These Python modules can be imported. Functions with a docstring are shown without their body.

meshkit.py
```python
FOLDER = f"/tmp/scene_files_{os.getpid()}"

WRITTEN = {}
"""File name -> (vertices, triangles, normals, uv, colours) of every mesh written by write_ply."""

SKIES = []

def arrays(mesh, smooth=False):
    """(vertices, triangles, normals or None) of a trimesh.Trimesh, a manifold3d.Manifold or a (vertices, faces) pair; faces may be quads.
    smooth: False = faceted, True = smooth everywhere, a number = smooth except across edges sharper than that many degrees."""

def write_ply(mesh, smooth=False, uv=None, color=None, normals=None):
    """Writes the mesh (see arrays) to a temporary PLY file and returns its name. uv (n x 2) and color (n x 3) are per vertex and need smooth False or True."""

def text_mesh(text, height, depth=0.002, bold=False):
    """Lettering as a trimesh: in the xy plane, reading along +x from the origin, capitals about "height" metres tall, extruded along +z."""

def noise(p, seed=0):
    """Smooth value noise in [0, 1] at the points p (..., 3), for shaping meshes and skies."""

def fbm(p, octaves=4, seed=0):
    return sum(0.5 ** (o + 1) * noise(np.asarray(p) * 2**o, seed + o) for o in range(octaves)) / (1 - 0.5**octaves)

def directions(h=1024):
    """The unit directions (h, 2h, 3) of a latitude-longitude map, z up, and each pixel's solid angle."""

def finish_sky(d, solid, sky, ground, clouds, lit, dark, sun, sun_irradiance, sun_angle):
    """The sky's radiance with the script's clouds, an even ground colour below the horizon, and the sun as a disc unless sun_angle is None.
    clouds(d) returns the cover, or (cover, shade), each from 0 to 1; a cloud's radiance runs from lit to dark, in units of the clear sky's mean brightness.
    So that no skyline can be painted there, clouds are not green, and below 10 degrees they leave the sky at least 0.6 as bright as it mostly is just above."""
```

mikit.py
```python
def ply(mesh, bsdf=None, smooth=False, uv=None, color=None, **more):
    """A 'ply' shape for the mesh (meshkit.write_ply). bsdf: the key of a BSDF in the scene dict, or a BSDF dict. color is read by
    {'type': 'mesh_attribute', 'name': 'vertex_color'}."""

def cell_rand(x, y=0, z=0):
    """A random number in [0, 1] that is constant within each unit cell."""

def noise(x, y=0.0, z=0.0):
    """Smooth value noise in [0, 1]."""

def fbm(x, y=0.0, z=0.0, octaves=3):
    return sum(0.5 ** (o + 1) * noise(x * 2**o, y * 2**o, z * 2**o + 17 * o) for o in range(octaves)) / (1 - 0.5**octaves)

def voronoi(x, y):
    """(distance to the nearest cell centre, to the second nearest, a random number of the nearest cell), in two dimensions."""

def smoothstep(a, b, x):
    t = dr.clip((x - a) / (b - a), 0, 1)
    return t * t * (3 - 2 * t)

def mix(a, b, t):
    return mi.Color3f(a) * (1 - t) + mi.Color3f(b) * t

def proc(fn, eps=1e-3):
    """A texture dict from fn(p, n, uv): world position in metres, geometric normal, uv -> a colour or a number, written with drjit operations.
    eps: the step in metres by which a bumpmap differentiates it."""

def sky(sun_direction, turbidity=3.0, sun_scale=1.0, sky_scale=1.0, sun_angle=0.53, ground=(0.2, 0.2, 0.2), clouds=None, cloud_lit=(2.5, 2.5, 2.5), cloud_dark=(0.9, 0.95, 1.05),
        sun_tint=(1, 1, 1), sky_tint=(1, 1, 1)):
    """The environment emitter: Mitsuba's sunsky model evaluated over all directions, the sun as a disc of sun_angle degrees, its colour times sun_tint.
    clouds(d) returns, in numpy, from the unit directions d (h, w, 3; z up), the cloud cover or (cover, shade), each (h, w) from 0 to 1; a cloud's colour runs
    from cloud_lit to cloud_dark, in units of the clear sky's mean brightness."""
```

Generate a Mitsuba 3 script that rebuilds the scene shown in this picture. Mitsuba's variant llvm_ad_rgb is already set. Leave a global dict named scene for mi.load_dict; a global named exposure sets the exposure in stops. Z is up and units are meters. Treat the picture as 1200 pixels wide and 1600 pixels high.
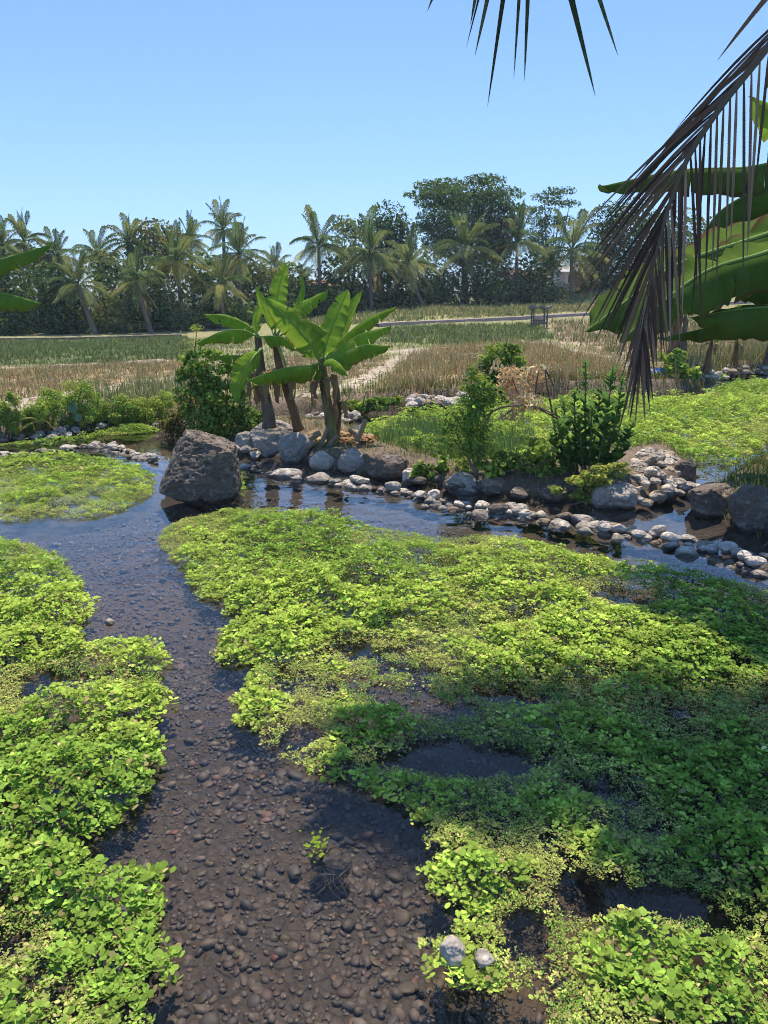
import math
import numpy as np, trimesh, mitsuba as mi, mikit, meshkit, drjit as dr
import shapely
from shapely.geometry import Polygon, LineString
from scipy import ndimage
from mitsuba import ScalarTransform4f as T

scene, labels = {}, {}
# ------------------------------------------------------------------ camera, sky, exposure
CAM_H, FOV, PITCH = 2.6, 55.0, math.radians(16.66)
FPX = 600 / math.tan(math.radians(FOV / 2))
FWD = np.array([0, math.cos(PITCH), -math.sin(PITCH)])
UPV = np.array([0, math.sin(PITCH), math.cos(PITCH)])
scene['camera'] = {'type': 'perspective', 'fov': FOV, 'fov_axis': 'x', 'near_clip': 0.05, 'far_clip': 4000.0,
                   'to_world': T().look_at([0, 0, CAM_H], [0, float(FWD[1]), CAM_H + float(FWD[2])], [0, 0, 1])}
SUN_EL, SUN_AZ = math.radians(68), math.radians(9)      # azimuth to the right of straight ahead
SUN = np.array([math.sin(SUN_AZ) * math.cos(SUN_EL), math.cos(SUN_AZ) * math.cos(SUN_EL), math.sin(SUN_EL)])
scene['sky_light'] = mikit.sky(SUN.tolist(), turbidity=3, sky_tint=(0.92, 1.08, 1.36), sky_scale=0.98, ground=(0.16, 0.17, 0.1))
exposure = 2.15

# ------------------------------------------------------------------ small helpers
rng = np.random.default_rng(7)
R_ = lambda a, b, n=None: rng.uniform(a, b, n)


def ray(px, py):
    d = FWD + np.array([1.0, 0, 0]) * (px - 600) / FPX + UPV * (800 - py) / FPX
    return d


def G(px, py, z=0.0):
    d = ray(px, py)
    return np.array([0, 0, CAM_H]) + d * (z - CAM_H) / d[2]


def P(px, py, Y):
    d = ray(px, py)
    return np.array([0, 0, CAM_H]) + d * Y / d[1]


def Gs(pts, z=0.0):
    return [tuple(G(a, b, z)[:2]) for a, b in pts]


USED = {}


def numbered(name):
    k = USED.get(name, -1) + 1
    USED[name] = k
    return name if k == 0 else f'{name}_{k:03d}'


def norm(v):
    v = np.asarray(v, float)
    return v / np.maximum(np.linalg.norm(v, axis=-1, keepdims=True), 1e-12)


def lab(key, label=None, cat=None, group=None, kind=None):
    d = {}
    if label: d['label'] = label
    if cat: d['category'] = cat
    if group: d['group'] = group
    if kind: d['kind'] = kind
    labels[key] = d
    return key


def thing(name, label, cat, group=None):
    return lab(numbered(name), label, cat, group)


def ply(mesh, mat, smooth=True, color=None, uv=None, keep=False):
    """a mesh with its colours; small pieces of one colour take a plain material of that colour instead of a colour per vertex"""
    if color is None or uv is not None: return mikit.ply(mesh, mat, smooth=smooth, uv=uv, color=color)
    if keep or len(mesh.vertices) > 2600: return mikit.ply(mesh, mat, smooth=smooth, color=color)
    c = np.asarray(color).mean(0); q = np.exp(np.round(np.log(np.maximum(c, .01)) / .22) * .22)
    name = mat + '_' + '_'.join(f'{int(round(x * 1000)):03d}' for x in q)
    if name not in scene:
        d = eval(repr(scene[mat]).replace(repr(VC), repr({'type': 'rgb', 'value': [float(x) for x in q]}))); scene[name] = d
    return mikit.ply(mesh, name, smooth=smooth)


class MB:
    """collects pieces into one mesh with vertex colours"""
    def __init__(s): s.v, s.f, s.c, s.n = [], [], [], 0

    def add(s, v, f, c):
        v = np.asarray(v, float); f = np.asarray(f, int)
        c = np.broadcast_to(np.asarray(c, float), v.shape) if np.ndim(c) < 2 else np.asarray(c, float)
        s.v.append(v); s.f.append(f + s.n); s.c.append(c); s.n += len(v)
        return s

    def get(s): return np.vstack(s.v), np.vstack(s.f), np.clip(np.vstack(s.c), 0, 1)

    def build(s, key, bsdf, parent=None, smooth=True):
        key = numbered((parent + '__' if parent else '') + key)
        v, f, c = s.get()
        scene[key] = ply(trimesh.Trimesh(v, f, process=False), bsdf, smooth=smooth, color=c)
        return key


def frames(n, spin):
    """rotation matrices whose z is n, spun about it"""
    n = norm(n)
    a = np.where(np.abs(n[:, 2:3]) < 0.95, [[0, 0, 1.0]], [[1.0, 0, 0]])
    x = norm(np.cross(a, n)); y = np.cross(n, x)
    c, s = np.cos(spin)[:, None], np.sin(spin)[:, None]
    return np.stack([x * c + y * s, -x * s + y * c, n], axis=2)


def stamp(mb, tv, tf, pos, rot, scale, col):
    n, k = len(pos), len(tv)
    scale = np.asarray(scale, float)
    if scale.ndim == 1: scale = np.repeat(scale[:, None], 3, 1)
    v = np.einsum('nij,nkj->nki', rot, tv[None] * scale[:, None, :]) + pos[:, None]
    f = tf[None] + (np.arange(n) * k)[:, None, None]
    mb.add(v.reshape(-1, 3), f.reshape(-1, 3), np.repeat(col, k, 0))


def catmull(pts, n):
    p = np.asarray(pts, float)
    if len(p) == 2: return p[0] + (p[1] - p[0]) * np.linspace(0, 1, n)[:, None]
    q = np.vstack([2 * p[0] - p[1], p, 2 * p[-1] - p[-2]])
    t = np.linspace(0, len(p) - 1 - 1e-9, n); i = t.astype(int); u = (t - i)[:, None]
    a, b, c, d = q[i], q[i + 1], q[i + 2], q[i + 3]
    return 0.5 * (2 * b + (c - a) * u + (2 * a - 5 * b + 4 * c - d) * u**2 + (3 * b - a - 3 * c + d) * u**3)


def tube(pts, rad, sides=6, cap=True):
    p = np.asarray(pts, float); n = len(p)
    rad = np.broadcast_to(rad, (n,)) if np.ndim(rad) == 0 else np.asarray(rad, float)
    t = norm(np.gradient(p, axis=0))
    ref = np.array([0, 0, 1.0]) if abs(t[:, 2]).mean() < 0.8 else np.array([0, 1.0, 0])
    x = norm(np.cross(ref, t)); y = np.cross(t, x)
    a = np.arange(sides) * 2 * math.pi / sides
    v = p[:, None] + rad[:, None, None] * (np.cos(a)[None, :, None] * x[:, None] + np.sin(a)[None, :, None] * y[:, None])
    f = []
    for i in range(n - 1):
        for j in range(sides):
            k = (j + 1) % sides
            a0, a1, b0, b1 = i * sides + j, i * sides + k, (i + 1) * sides + j, (i + 1) * sides + k
            f += [[a0, a1, b1], [a0, b1, b0]]
    v = v.reshape(-1, 3)
    if cap:
        v = np.vstack([v, p[0], p[-1]])
        for j in range(sides):
            k = (j + 1) % sides
            f += [[len(v) - 2, k, j], [len(v) - 1, (n - 1) * sides + j, (n - 1) * sides + k]]
    return v, np.array(f)


LEAF_ROUND = (np.array([[0, 0, -.05]] + [[.5 * math.cos(a), .5 * .82 * math.sin(a), .07 * math.cos(2 * a) + .02] for a in np.arange(7) * 2 * math.pi / 7]),
              np.array([[0, 1 + j, 1 + (j + 1) % 7] for j in range(7)]))
LEAF_HEX = (np.array([[.5, 0, .03], [.22, .36, .05], [-.25, .33, .05], [-.5, 0, -.02], [-.25, -.33, .05], [.22, -.36, .05]]),
            np.array([[0, 1, 5], [1, 2, 5], [2, 4, 5], [2, 3, 4]]))
LEAF_QUAD = (np.array([[.5, 0, 0], [0, .3, .08], [-.5, 0, 0], [0, -.3, .08]]), np.array([[0, 1, 2], [0, 2, 3]]))
LEAF_LONG = (np.array([[.5, 0, -.06], [.12, .17, .05], [-.5, 0, 0], [.12, -.17, .05]]), np.array([[0, 1, 2], [0, 2, 3]]))


def rand_dirs(n, up=0.0):
    v = rng.normal(size=(n, 3)); v = norm(v); v[:, 2] = np.abs(v[:, 2]) if up else v[:, 2]; v[:, 2] += up
    return norm(v)


def vary(col, n, amt=0.25, hue=0.12):
    col = np.asarray(col, float)
    b = np.exp(rng.normal(0, amt, (n, 1)))
    h = rng.normal(0, hue, (n, 1))
    c = col[None] * b * np.hstack([1 + h, np.ones_like(h), 1 - h * .5])
    return np.clip(c, 0.002, 0.9)


# ------------------------------------------------------------------ materials
VC = {'type': 'mesh_attribute', 'name': 'vertex_color'}
scene['leaf_mat'] = {'type': 'principledthin', 'base_color': VC, 'roughness': 0.42, 'diff_trans': 0.75, 'eta': 1.4}
scene['cress_mat'] = {'type': 'principledthin', 'base_color': VC, 'roughness': 0.22, 'diff_trans': 0.6, 'eta': 1.6}
scene['far_leaf_mat'] = {'type': 'principledthin', 'base_color': VC, 'roughness': 0.75, 'diff_trans': 0.95, 'eta': 1.2}
scene['dry_mat'] = {'type': 'principledthin', 'base_color': VC, 'roughness': 0.75, 'diff_trans': 0.35, 'eta': 1.3}
scene['matte_mat'] = {'type': 'twosided', 'bsdf': {'type': 'principled', 'base_color': VC, 'roughness': 0.85, 'specular': 0.25}}
scene['wet_mat'] = {'type': 'twosided', 'bsdf': {'type': 'principled', 'base_color': VC, 'roughness': 0.6, 'specular': 0.3}}
scene['water_mat'] = {'type': 'thindielectric', 'int_ior': 1.22}


def rock_fn(base, pale, pale_amt):
    def fn(p, n, uv):
        a = mikit.fbm(p.x * 9, p.y * 9, p.z * 9, 4)
        b = mikit.fbm(p.x * 38 + 5, p.y * 38, p.z * 38, 3)
        c = mikit.smoothstep(0.56 - pale_amt, 0.66 - pale_amt * .5, mikit.fbm(p.x * 15 + 31, p.y * 15, p.z * 15, 4))
        col = mi.Color3f(*base) * (0.55 + 0.6 * a + 0.7 * (b - .4))
        col = mikit.mix(col, mi.Color3f(*pale) * (0.6 + 0.7 * b), c * 0.5)
        wet = mikit.smoothstep(0.07, 0.015, p.z + 0.05 * (a - .5))
        return col * (1 - 0.6 * wet)
    return fn


def rock_bump(p, n, uv):
    return mikit.fbm(p.x * 30, p.y * 30, p.z * 30, 3) * 0.03 + mikit.smoothstep(.5, .72, mikit.noise(p.x * 17, p.y * 17, p.z * 17)) * -0.022


RB = mikit.proc(rock_bump, eps=2e-3)
for nm, base, pale, amt in (('rock_pale', (.50, .465, .41), (.62, .59, .53), .06), ('rock_grey', (.34, .315, .28), (.50, .47, .42), .02),
                            ('rock_dark', (.155, .13, .108), (.29, .26, .225), 0.0), ('rock_tan', (.33, .265, .195), (.45, .39, .31), .05)):
    scene[nm] = {'type': 'twosided', 'bsdf': {'type': 'bumpmap', 'arbitrary': RB, 'scale': 1.0,
                 'bsdf': {'type': 'principled', 'base_color': mikit.proc(rock_fn(base, pale, amt)), 'roughness': 0.8, 'specular': 0.3}}}


def near_ground(p, n, uv):
    big = mikit.fbm(p.x * 1.3, p.y * 1.3, 0, 3)
    d1, d2, r = mikit.voronoi(p.x * 13 + .8 * mikit.noise(p.x * 5, p.y * 5), p.y * 15)
    e1, e2, r2 = mikit.voronoi(p.x * 47, p.y * 47)
    g = mikit.smoothstep(0.02, 0.3, d2 - d1)
    bed = mikit.mix((.036, .028, .021), (.088, .068, .048), r) * (0.55 + .6 * g)
    bed = mikit.mix(bed, mikit.mix((.05, .041, .032), (.12, .095, .07), r2), 0.5)
    bed = bed * (0.33 + 0.4 * big)
    bed = mikit.mix(bed, mi.Color3f(.085, .055, .028), mikit.smoothstep(.5, .75, mikit.fbm(p.x * .8 + 7, p.y * .8, 0, 2)) * .5)
    f = mikit.fbm(p.x * 24, p.y * 24, p.z * 9, 4)
    soil = mikit.mix((.075, .058, .040), (.22, .175, .125), f) * (0.75 + .5 * big)
    wet = mikit.smoothstep(0.09, 0.01, p.z)
    return mikit.mix(soil, bed, wet)


def near_bump(p, n, uv):
    d1, d2, r = mikit.voronoi(p.x * 13, p.y * 15)
    return mikit.smoothstep(0.0, 0.4, d2 - d1) * 0.008 + mikit.fbm(p.x * 40, p.y * 40, p.z * 40, 2) * 0.008


scene['near_ground_mat'] = {'type': 'twosided', 'bsdf': {'type': 'bumpmap', 'arbitrary': mikit.proc(near_bump, eps=2e-3), 'scale': 1.0,
                            'bsdf': {'type': 'principled', 'base_color': mikit.proc(near_ground), 'roughness': 0.75, 'specular': 0.25}}}


def banana_col(p, n, uv):
    v = mikit.noise(uv.x * 190, 0.3) * .5 + mikit.noise(uv.x * 60, 4.0) * .5
    blotch = mikit.fbm(p.x * 4, p.y * 4, p.z * 4, 3)
    c = mikit.mix((.12, .24, .028), (.28, .46, .055), .25 + .4 * v + .6 * (blotch - .3))
    edge = mikit.smoothstep(.87, 1.0, uv.y + .12 * (mikit.noise(uv.x * 45, 9.0) - .6))
    return mikit.mix(c, (.30, .20, .06), edge)


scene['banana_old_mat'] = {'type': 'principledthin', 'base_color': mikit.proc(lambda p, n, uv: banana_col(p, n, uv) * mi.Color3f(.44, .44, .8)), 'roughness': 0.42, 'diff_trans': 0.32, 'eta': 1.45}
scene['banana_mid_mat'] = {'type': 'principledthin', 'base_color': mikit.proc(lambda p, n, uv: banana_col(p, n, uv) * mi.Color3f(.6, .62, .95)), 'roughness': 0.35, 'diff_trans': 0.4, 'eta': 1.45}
scene['banana_mat'] = {'type': 'principledthin', 'base_color': mikit.proc(banana_col), 'roughness': 0.36, 'diff_trans': 0.8, 'eta': 1.42}

# ------------------------------------------------------------------ the lie of the land
GX0, GX1, GY0, GY1, CELL = -16.0, 16.0, 0.5, 29.0, 0.05
gx = np.arange(GX0, GX1, CELL); gy = np.arange(GY0, GY1, CELL)
GXX, GYY = np.meshgrid(gx, gy)


def inside(poly): return shapely.contains_xy(poly, GXX, GYY)


def sample(grid, x, y):
    x, y = np.broadcast_arrays(np.asarray(x, float), np.asarray(y, float))
    out = ndimage.map_coordinates(grid, [((y - GY0) / CELL).ravel(), ((x - GX0) / CELL).ravel()], order=1, mode='nearest').reshape(x.shape)
    return out if x.ndim else float(out)


north = [(-900, 700), (0, 692), (60, 686), (110, 680), (150, 675), (235, 667), (300, 657), (400, 653), (480, 652), (535, 650), (600, 641), (640, 637),
         (735, 629), (800, 621), (850, 617), (930, 620), (990, 624), (1050, 618), (1088, 611), (1100, 601), (1120, 594), (1150, 589), (1200, 583), (1600, 570)]
north_w = Gs(north)
NORTH = Polygon(north_w + [(60, north_w[-1][1]), (60, 80), (-60, 80), (-60, north_w[0][1])]).buffer(0)
MOUND = Polygon(Gs([(236, 678), (262, 668), (330, 662), (400, 664), (470, 664), (560, 677), (600, 700), (640, 716), (700, 732), (800, 738), (860, 726), (960, 716), (1020, 708),
                    (1070, 716), (1094, 738), (1100, 758), (1080, 776), (1030, 787), (985, 798), (930, 797), (880, 790), (840, 787), (790, 780), (740, 774), (690, 766), (640, 757),
                    (600, 749), (540, 742), (500, 736), (470, 728), (435, 720), (400, 714), (370, 708), (345, 700), (300, 692)])).buffer(0)
RIGHT = Polygon(Gs([(1215, 850), (1160, 826), (1108, 808), (1092, 790), (1108, 766), (1146, 746), (1184, 724), (1230, 700), (1420, 690), (1900, 800), (1500, 900)])).buffer(0)
LAND = shapely.union_all([NORTH, MOUND, RIGHT])
land = inside(LAND)
SD = (ndimage.distance_transform_edt(land) - ndimage.distance_transform_edt(~land)) * CELL
SD = SD + 0.10 * (meshkit.fbm(np.stack([GXX * 2.2, GYY * 2.2, 0 * GXX], -1), 3) - .5)
SD = ndimage.gaussian_filter(SD, 0.8)
mound_d = ndimage.distance_transform_edt(inside(MOUND.buffer(0.05))) * CELL


def sstep(a, b, x):
    t = np.clip((np.asarray(x, float) - a) / (b - a), 0, 1)
    return t * t * (3 - 2 * t)


LEFT_Z = np.array([(0, .25), (12, .25), (20, .3), (30, .2), (40, 0), (50, -.22), (56, -.3), (100, -.2), (3000, 0)], float)
RIGHT_Z = np.array([(0, .3), (20, .35), (28, .4), (42, .5), (52, .75), (60, 1.0), (78, 1.36), (90, 1.6), (150, 2.0), (3000, 2.2)], float)


def field_z(x, y):
    x, y = np.asarray(x, float), np.asarray(y, float)
    u = x / np.maximum(y, 1)
    w = sstep(-.28, .08, u)
    z = np.interp(y, LEFT_Z[:, 0], LEFT_Z[:, 1]) * (1 - w) + np.interp(y, RIGHT_Z[:, 0], RIGHT_Z[:, 1]) * w
    z = z + sstep(66, 79, y) * sstep(.21, .27, u) * 1.15
    return z


def H(x, y):
    x, y = np.asarray(x, float), np.asarray(y, float)
    p = np.stack([x, y, 0 * x], -1)
    n1 = meshkit.fbm(p * [1.7, 1.7, 1], 4, 3) - .5
    n2 = meshkit.fbm(p * [7, 7, 1], 3, 5) - .5
    fz = field_z(x, y) + .10 * n1 + .05 * n2 * (y < 30)
    sd = sample(SD, x, y)
    md = sample(mound_d, x, y)
    top = np.where(md > 0, .10 + .16 * sstep(0, .5, md), fz)
    near = np.where(sd > 0, -.045 + (top + .06 * n1 + .05 * n2 + .045) * sstep(0, .38, sd), -.045 - (.12 + .10 * n1) * sstep(0, .3, -sd) + .03 * n2)
    return np.where(y > GY1 - 1, fz, near)


def hit(px, py):
    d = ray(px, py); o = np.array([0, 0, CAM_H])
    t = np.geomspace(1.5, 400, 1500)
    q = o + d[None] * t[:, None]
    below = q[:, 2] < H(q[:, 0], q[:, 1])
    i = int(np.argmax(below)) if below.any() else len(t) - 1
    lo, hi = t[max(i - 1, 0)], t[i]
    for _ in range(12):
        m = (lo + hi) / 2; q = o + d * m
        lo, hi = (lo, m) if q[2] < H(q[0], q[1]) else (m, hi)
    return o + d * hi


def hits(pts): return [tuple(hit(a, b)[:2]) for a, b in pts]


def grid_mesh(rows, us, off, zf):
    y = np.asarray(rows)[:, None]; x = us[None, :] * (y + off)
    y = np.broadcast_to(y, x.shape)
    z = zf(x, y)
    v = np.stack([x, y, z], -1).reshape(-1, 3)
    nr, nc = x.shape
    i, j = np.meshgrid(np.arange(nr - 1), np.arange(nc - 1), indexing='ij')
    a = (i * nc + j).ravel(); b = a + 1; c = a + nc; d = c + 1
    return v, np.vstack([np.stack([a, b, d], 1), np.stack([a, d, c], 1)])


# near ground: stream bed, banks and the island
near_rows = np.concatenate([np.arange(-6, 1.2, .3), np.arange(1.2, 14, .06), np.arange(14, 28.01, .12)])
v, f = grid_mesh(near_rows, np.linspace(-.95, .95, 340), 8.0, H)
scene['stream_bed'] = ply(trimesh.Trimesh(v, f, process=False), 'near_ground_mat', smooth=True, uv=v[:, :2])
lab('stream_bed', 'dark gravel bed of the stream and its earth banks', 'ground', kind='structure')
NEAR_LAST = float(near_rows[-1])

# water sheet with small ripples
def ripple(x, y):
    p = np.stack([x * 5.2 + 1.2 * np.sin(y * 2), y * 9.5, 0 * x], -1)
    q = np.stack([x * 15 + y * 3, y * 22 - x * 4, 0 * x], -1)
    a = .35 + .9 * sstep(.35, .75, meshkit.noise(np.stack([x * .55, y * .55, 0 * x], -1), 5))
    return (0.007 * (meshkit.fbm(p, 2, 11) - .5) + 0.0026 * (meshkit.noise(q, 12) - .5)) * a


wrows = np.concatenate([np.arange(1.0, 7, .026), np.arange(7, 12, .04), np.arange(12, 26, .1)])
v, f = grid_mesh(wrows, np.linspace(-.75, .75, 380), 3.0, lambda x, y: ripple(x, y))
sdv = sample(SD, v[:, 0], v[:, 1])
f = f[(sdv[f] < .25).any(1)]
use = np.unique(f); re = np.zeros(len(v), int); re[use] = np.arange(len(use))
scene['water'] = ply(trimesh.Trimesh(v[use], re[f], process=False), 'water_mat', smooth=True)
lab('water', 'clear shallow stream water with fine ripples', 'water', kind='structure')

# ------------------------------------------------------------------ fields beyond the stream (regions traced on the ground)
def reg(pts): return Polygon(hits(pts)).buffer(0)


F_CROP_L = reg([(-60, 536), (120, 533), (290, 527), (300, 560), (150, 567), (-60, 573)])
F_STUB_L = reg([(-60, 580), (170, 570), (310, 562), (335, 584), (230, 596), (150, 610), (60, 624), (-60, 632)])
F_GREEN_L2 = reg([(140, 616), (230, 600), (330, 590), (345, 620), (250, 650), (140, 650)])
F_STUB_M = reg([(652, 549), (760, 541), (850, 541), (930, 548), (1000, 572), (1000, 590), (900, 604), (770, 616), (650, 622), (578, 620), (610, 592)])
F_DRY_M = reg([(450, 560), (560, 556), (618, 562), (560, 590), (470, 612), (440, 600)])
F_CROP_M = reg([(605, 536), (612, 513), (838, 507), (862, 530), (740, 541), (660, 540)])
F_GRASS = reg([(440, 506), (620, 484), (800, 474), (880, 463), (955, 463), (960, 484), (830, 493), (620, 503), (450, 515)])
F_RUB = reg([(862, 504), (1200, 492), (1200, 530), (1000, 566), (930, 545), (872, 535)])
F_REED_R = reg([(1040, 556), (1230, 528), (1230, 580), (1150, 583), (1100, 590), (1050, 592)])
REGIONS = [(F_CROP_L, (.11, .15, .055)), (F_STUB_L, (.31, .255, .15)), (F_GREEN_L2, (.12, .12, .06)), (F_STUB_M, (.30, .25, .14)), (F_DRY_M, (.28, .24, .15)),
           (F_CROP_M, (.14, .165, .06)), (F_GRASS, (.19, .19, .08)), (F_RUB, (.25, .20, .14)), (F_REED_R, (.15, .13, .07))]
PATHS = [([(650, 547), (628, 556), (600, 576), (570, 592), (535, 609), (490, 620), (440, 628)], .30), ([(322, 583), (270, 590), (220, 598), (160, 609), (110, 617)], .30),
         ([(70, 624), (30, 632), (-40, 640)], .5), ([(780, 528), (850, 537), (900, 549), (960, 562), (1010, 580)], .35), ([(0, 576), (160, 570), (300, 560)], .3),
         ([(620, 549), (740, 541), (790, 536)], .5)]
path_lines = [(LineString(hits(p)), w) for p, w in PATHS]
ROAD = LineString(hits([(880, 456), (930, 456), (990, 457), (1100, 457), (1300, 458)]))


def field_color(x, y):
    p = np.stack([x, y, 0 * x], -1)
    n1 = meshkit.fbm(p * .35, 4, 21)[..., None]; n2 = meshkit.fbm(p * 3, 3, 22)[..., None]
    c = np.array([.19, .16, .092]) * (1 - n1) + np.array([.12, .145, .055]) * n1 * 1.2
    q = p + 0.5 * (n2 - .5)
    for poly, col in REGIONS:
        m = shapely.contains_xy(poly, q[..., 0], q[..., 1])[..., None]
        c = np.where(m, np.array(col) * (.6 + .8 * n2), c)
    pts = shapely.points(x, y)
    for ln, w in path_lines:
        d = shapely.distance(pts, ln)[..., None]
        c = c + (np.array([.29, .255, .195]) * (.8 + .4 * n2) - c) * (1 - sstep(w * .7, w * 1.35, d + .25 * w * (n2 - .5)))
    d = shapely.distance(pts, ROAD)[..., None]
    c = c + (np.array([.46, .43, .38]) - c) * (1 - sstep(1.6, 2.2, d))
    far = sstep(80, 130, y)[..., None]
    c = c * (1 - far) + np.array([.05, .065, .03]) * far
    return c * (.92 + .55 * n2)


frows = np.concatenate([np.arange(NEAR_LAST, 50, .16), np.geomspace(50.2, 100, 140), np.geomspace(104, 2500, 24)])
v, f = grid_mesh(frows, np.linspace(-.95, .95, 330), 8.0, H)
scene['field_ground'] = ply(trimesh.Trimesh(v, f, process=False), 'matte_mat', smooth=True, color=field_color(v[:, 0], v[:, 1]))
lab('field_ground', 'dry terraced field ground with pale footpaths', 'field', kind='structure')
# field earth between the bank and the far edge of the near sheet: a thin coat lying 4 mm above it
vv = v  # (keeps the far sheet's vertices)
crow = np.arange(10.5, NEAR_LAST + .01, .12)
v, f = grid_mesh(crow, np.linspace(-.95, .95, 330), 8.0, lambda x, y: H(x, y) + .004)
ok = (sample(SD, v[:, 0], v[:, 1]) > .8) & (sample(mound_d, v[:, 0], v[:, 1]) <= 0) & (shapely.contains_xy(NORTH, v[:, 0], v[:, 1]) | (v[:, 1] > GY1 - 1.2))
f = f[ok[f].all(1)]
use = np.unique(f); re = np.zeros(len(v), int); re[use] = np.arange(len(use))
scene['field_soil'] = ply(trimesh.Trimesh(v[use], re[f], process=False), 'matte_mat', smooth=True, color=field_color(v[use, 0], v[use, 1]))
lab('field_soil', 'dry field earth along the stream bank', 'ground', kind='structure')


def rand_in(poly, n):
    x0, y0, x1, y1 = poly.bounds
    out = []
    while sum(map(len, out)) < n:
        q = rng.uniform([x0, y0], [x1, y1], (max(n * 2, 200), 2))
        out.append(q[shapely.contains_xy(poly, q[:, 0], q[:, 1])])
    return np.vstack(out)[:n]


def off_paths(q):
    pts = shapely.points(q[:, 0], q[:, 1]); m = np.ones(len(q), bool)
    for ln, w in path_lines: m &= shapely.distance(pts, ln) > w * .95
    return q[m]


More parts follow.
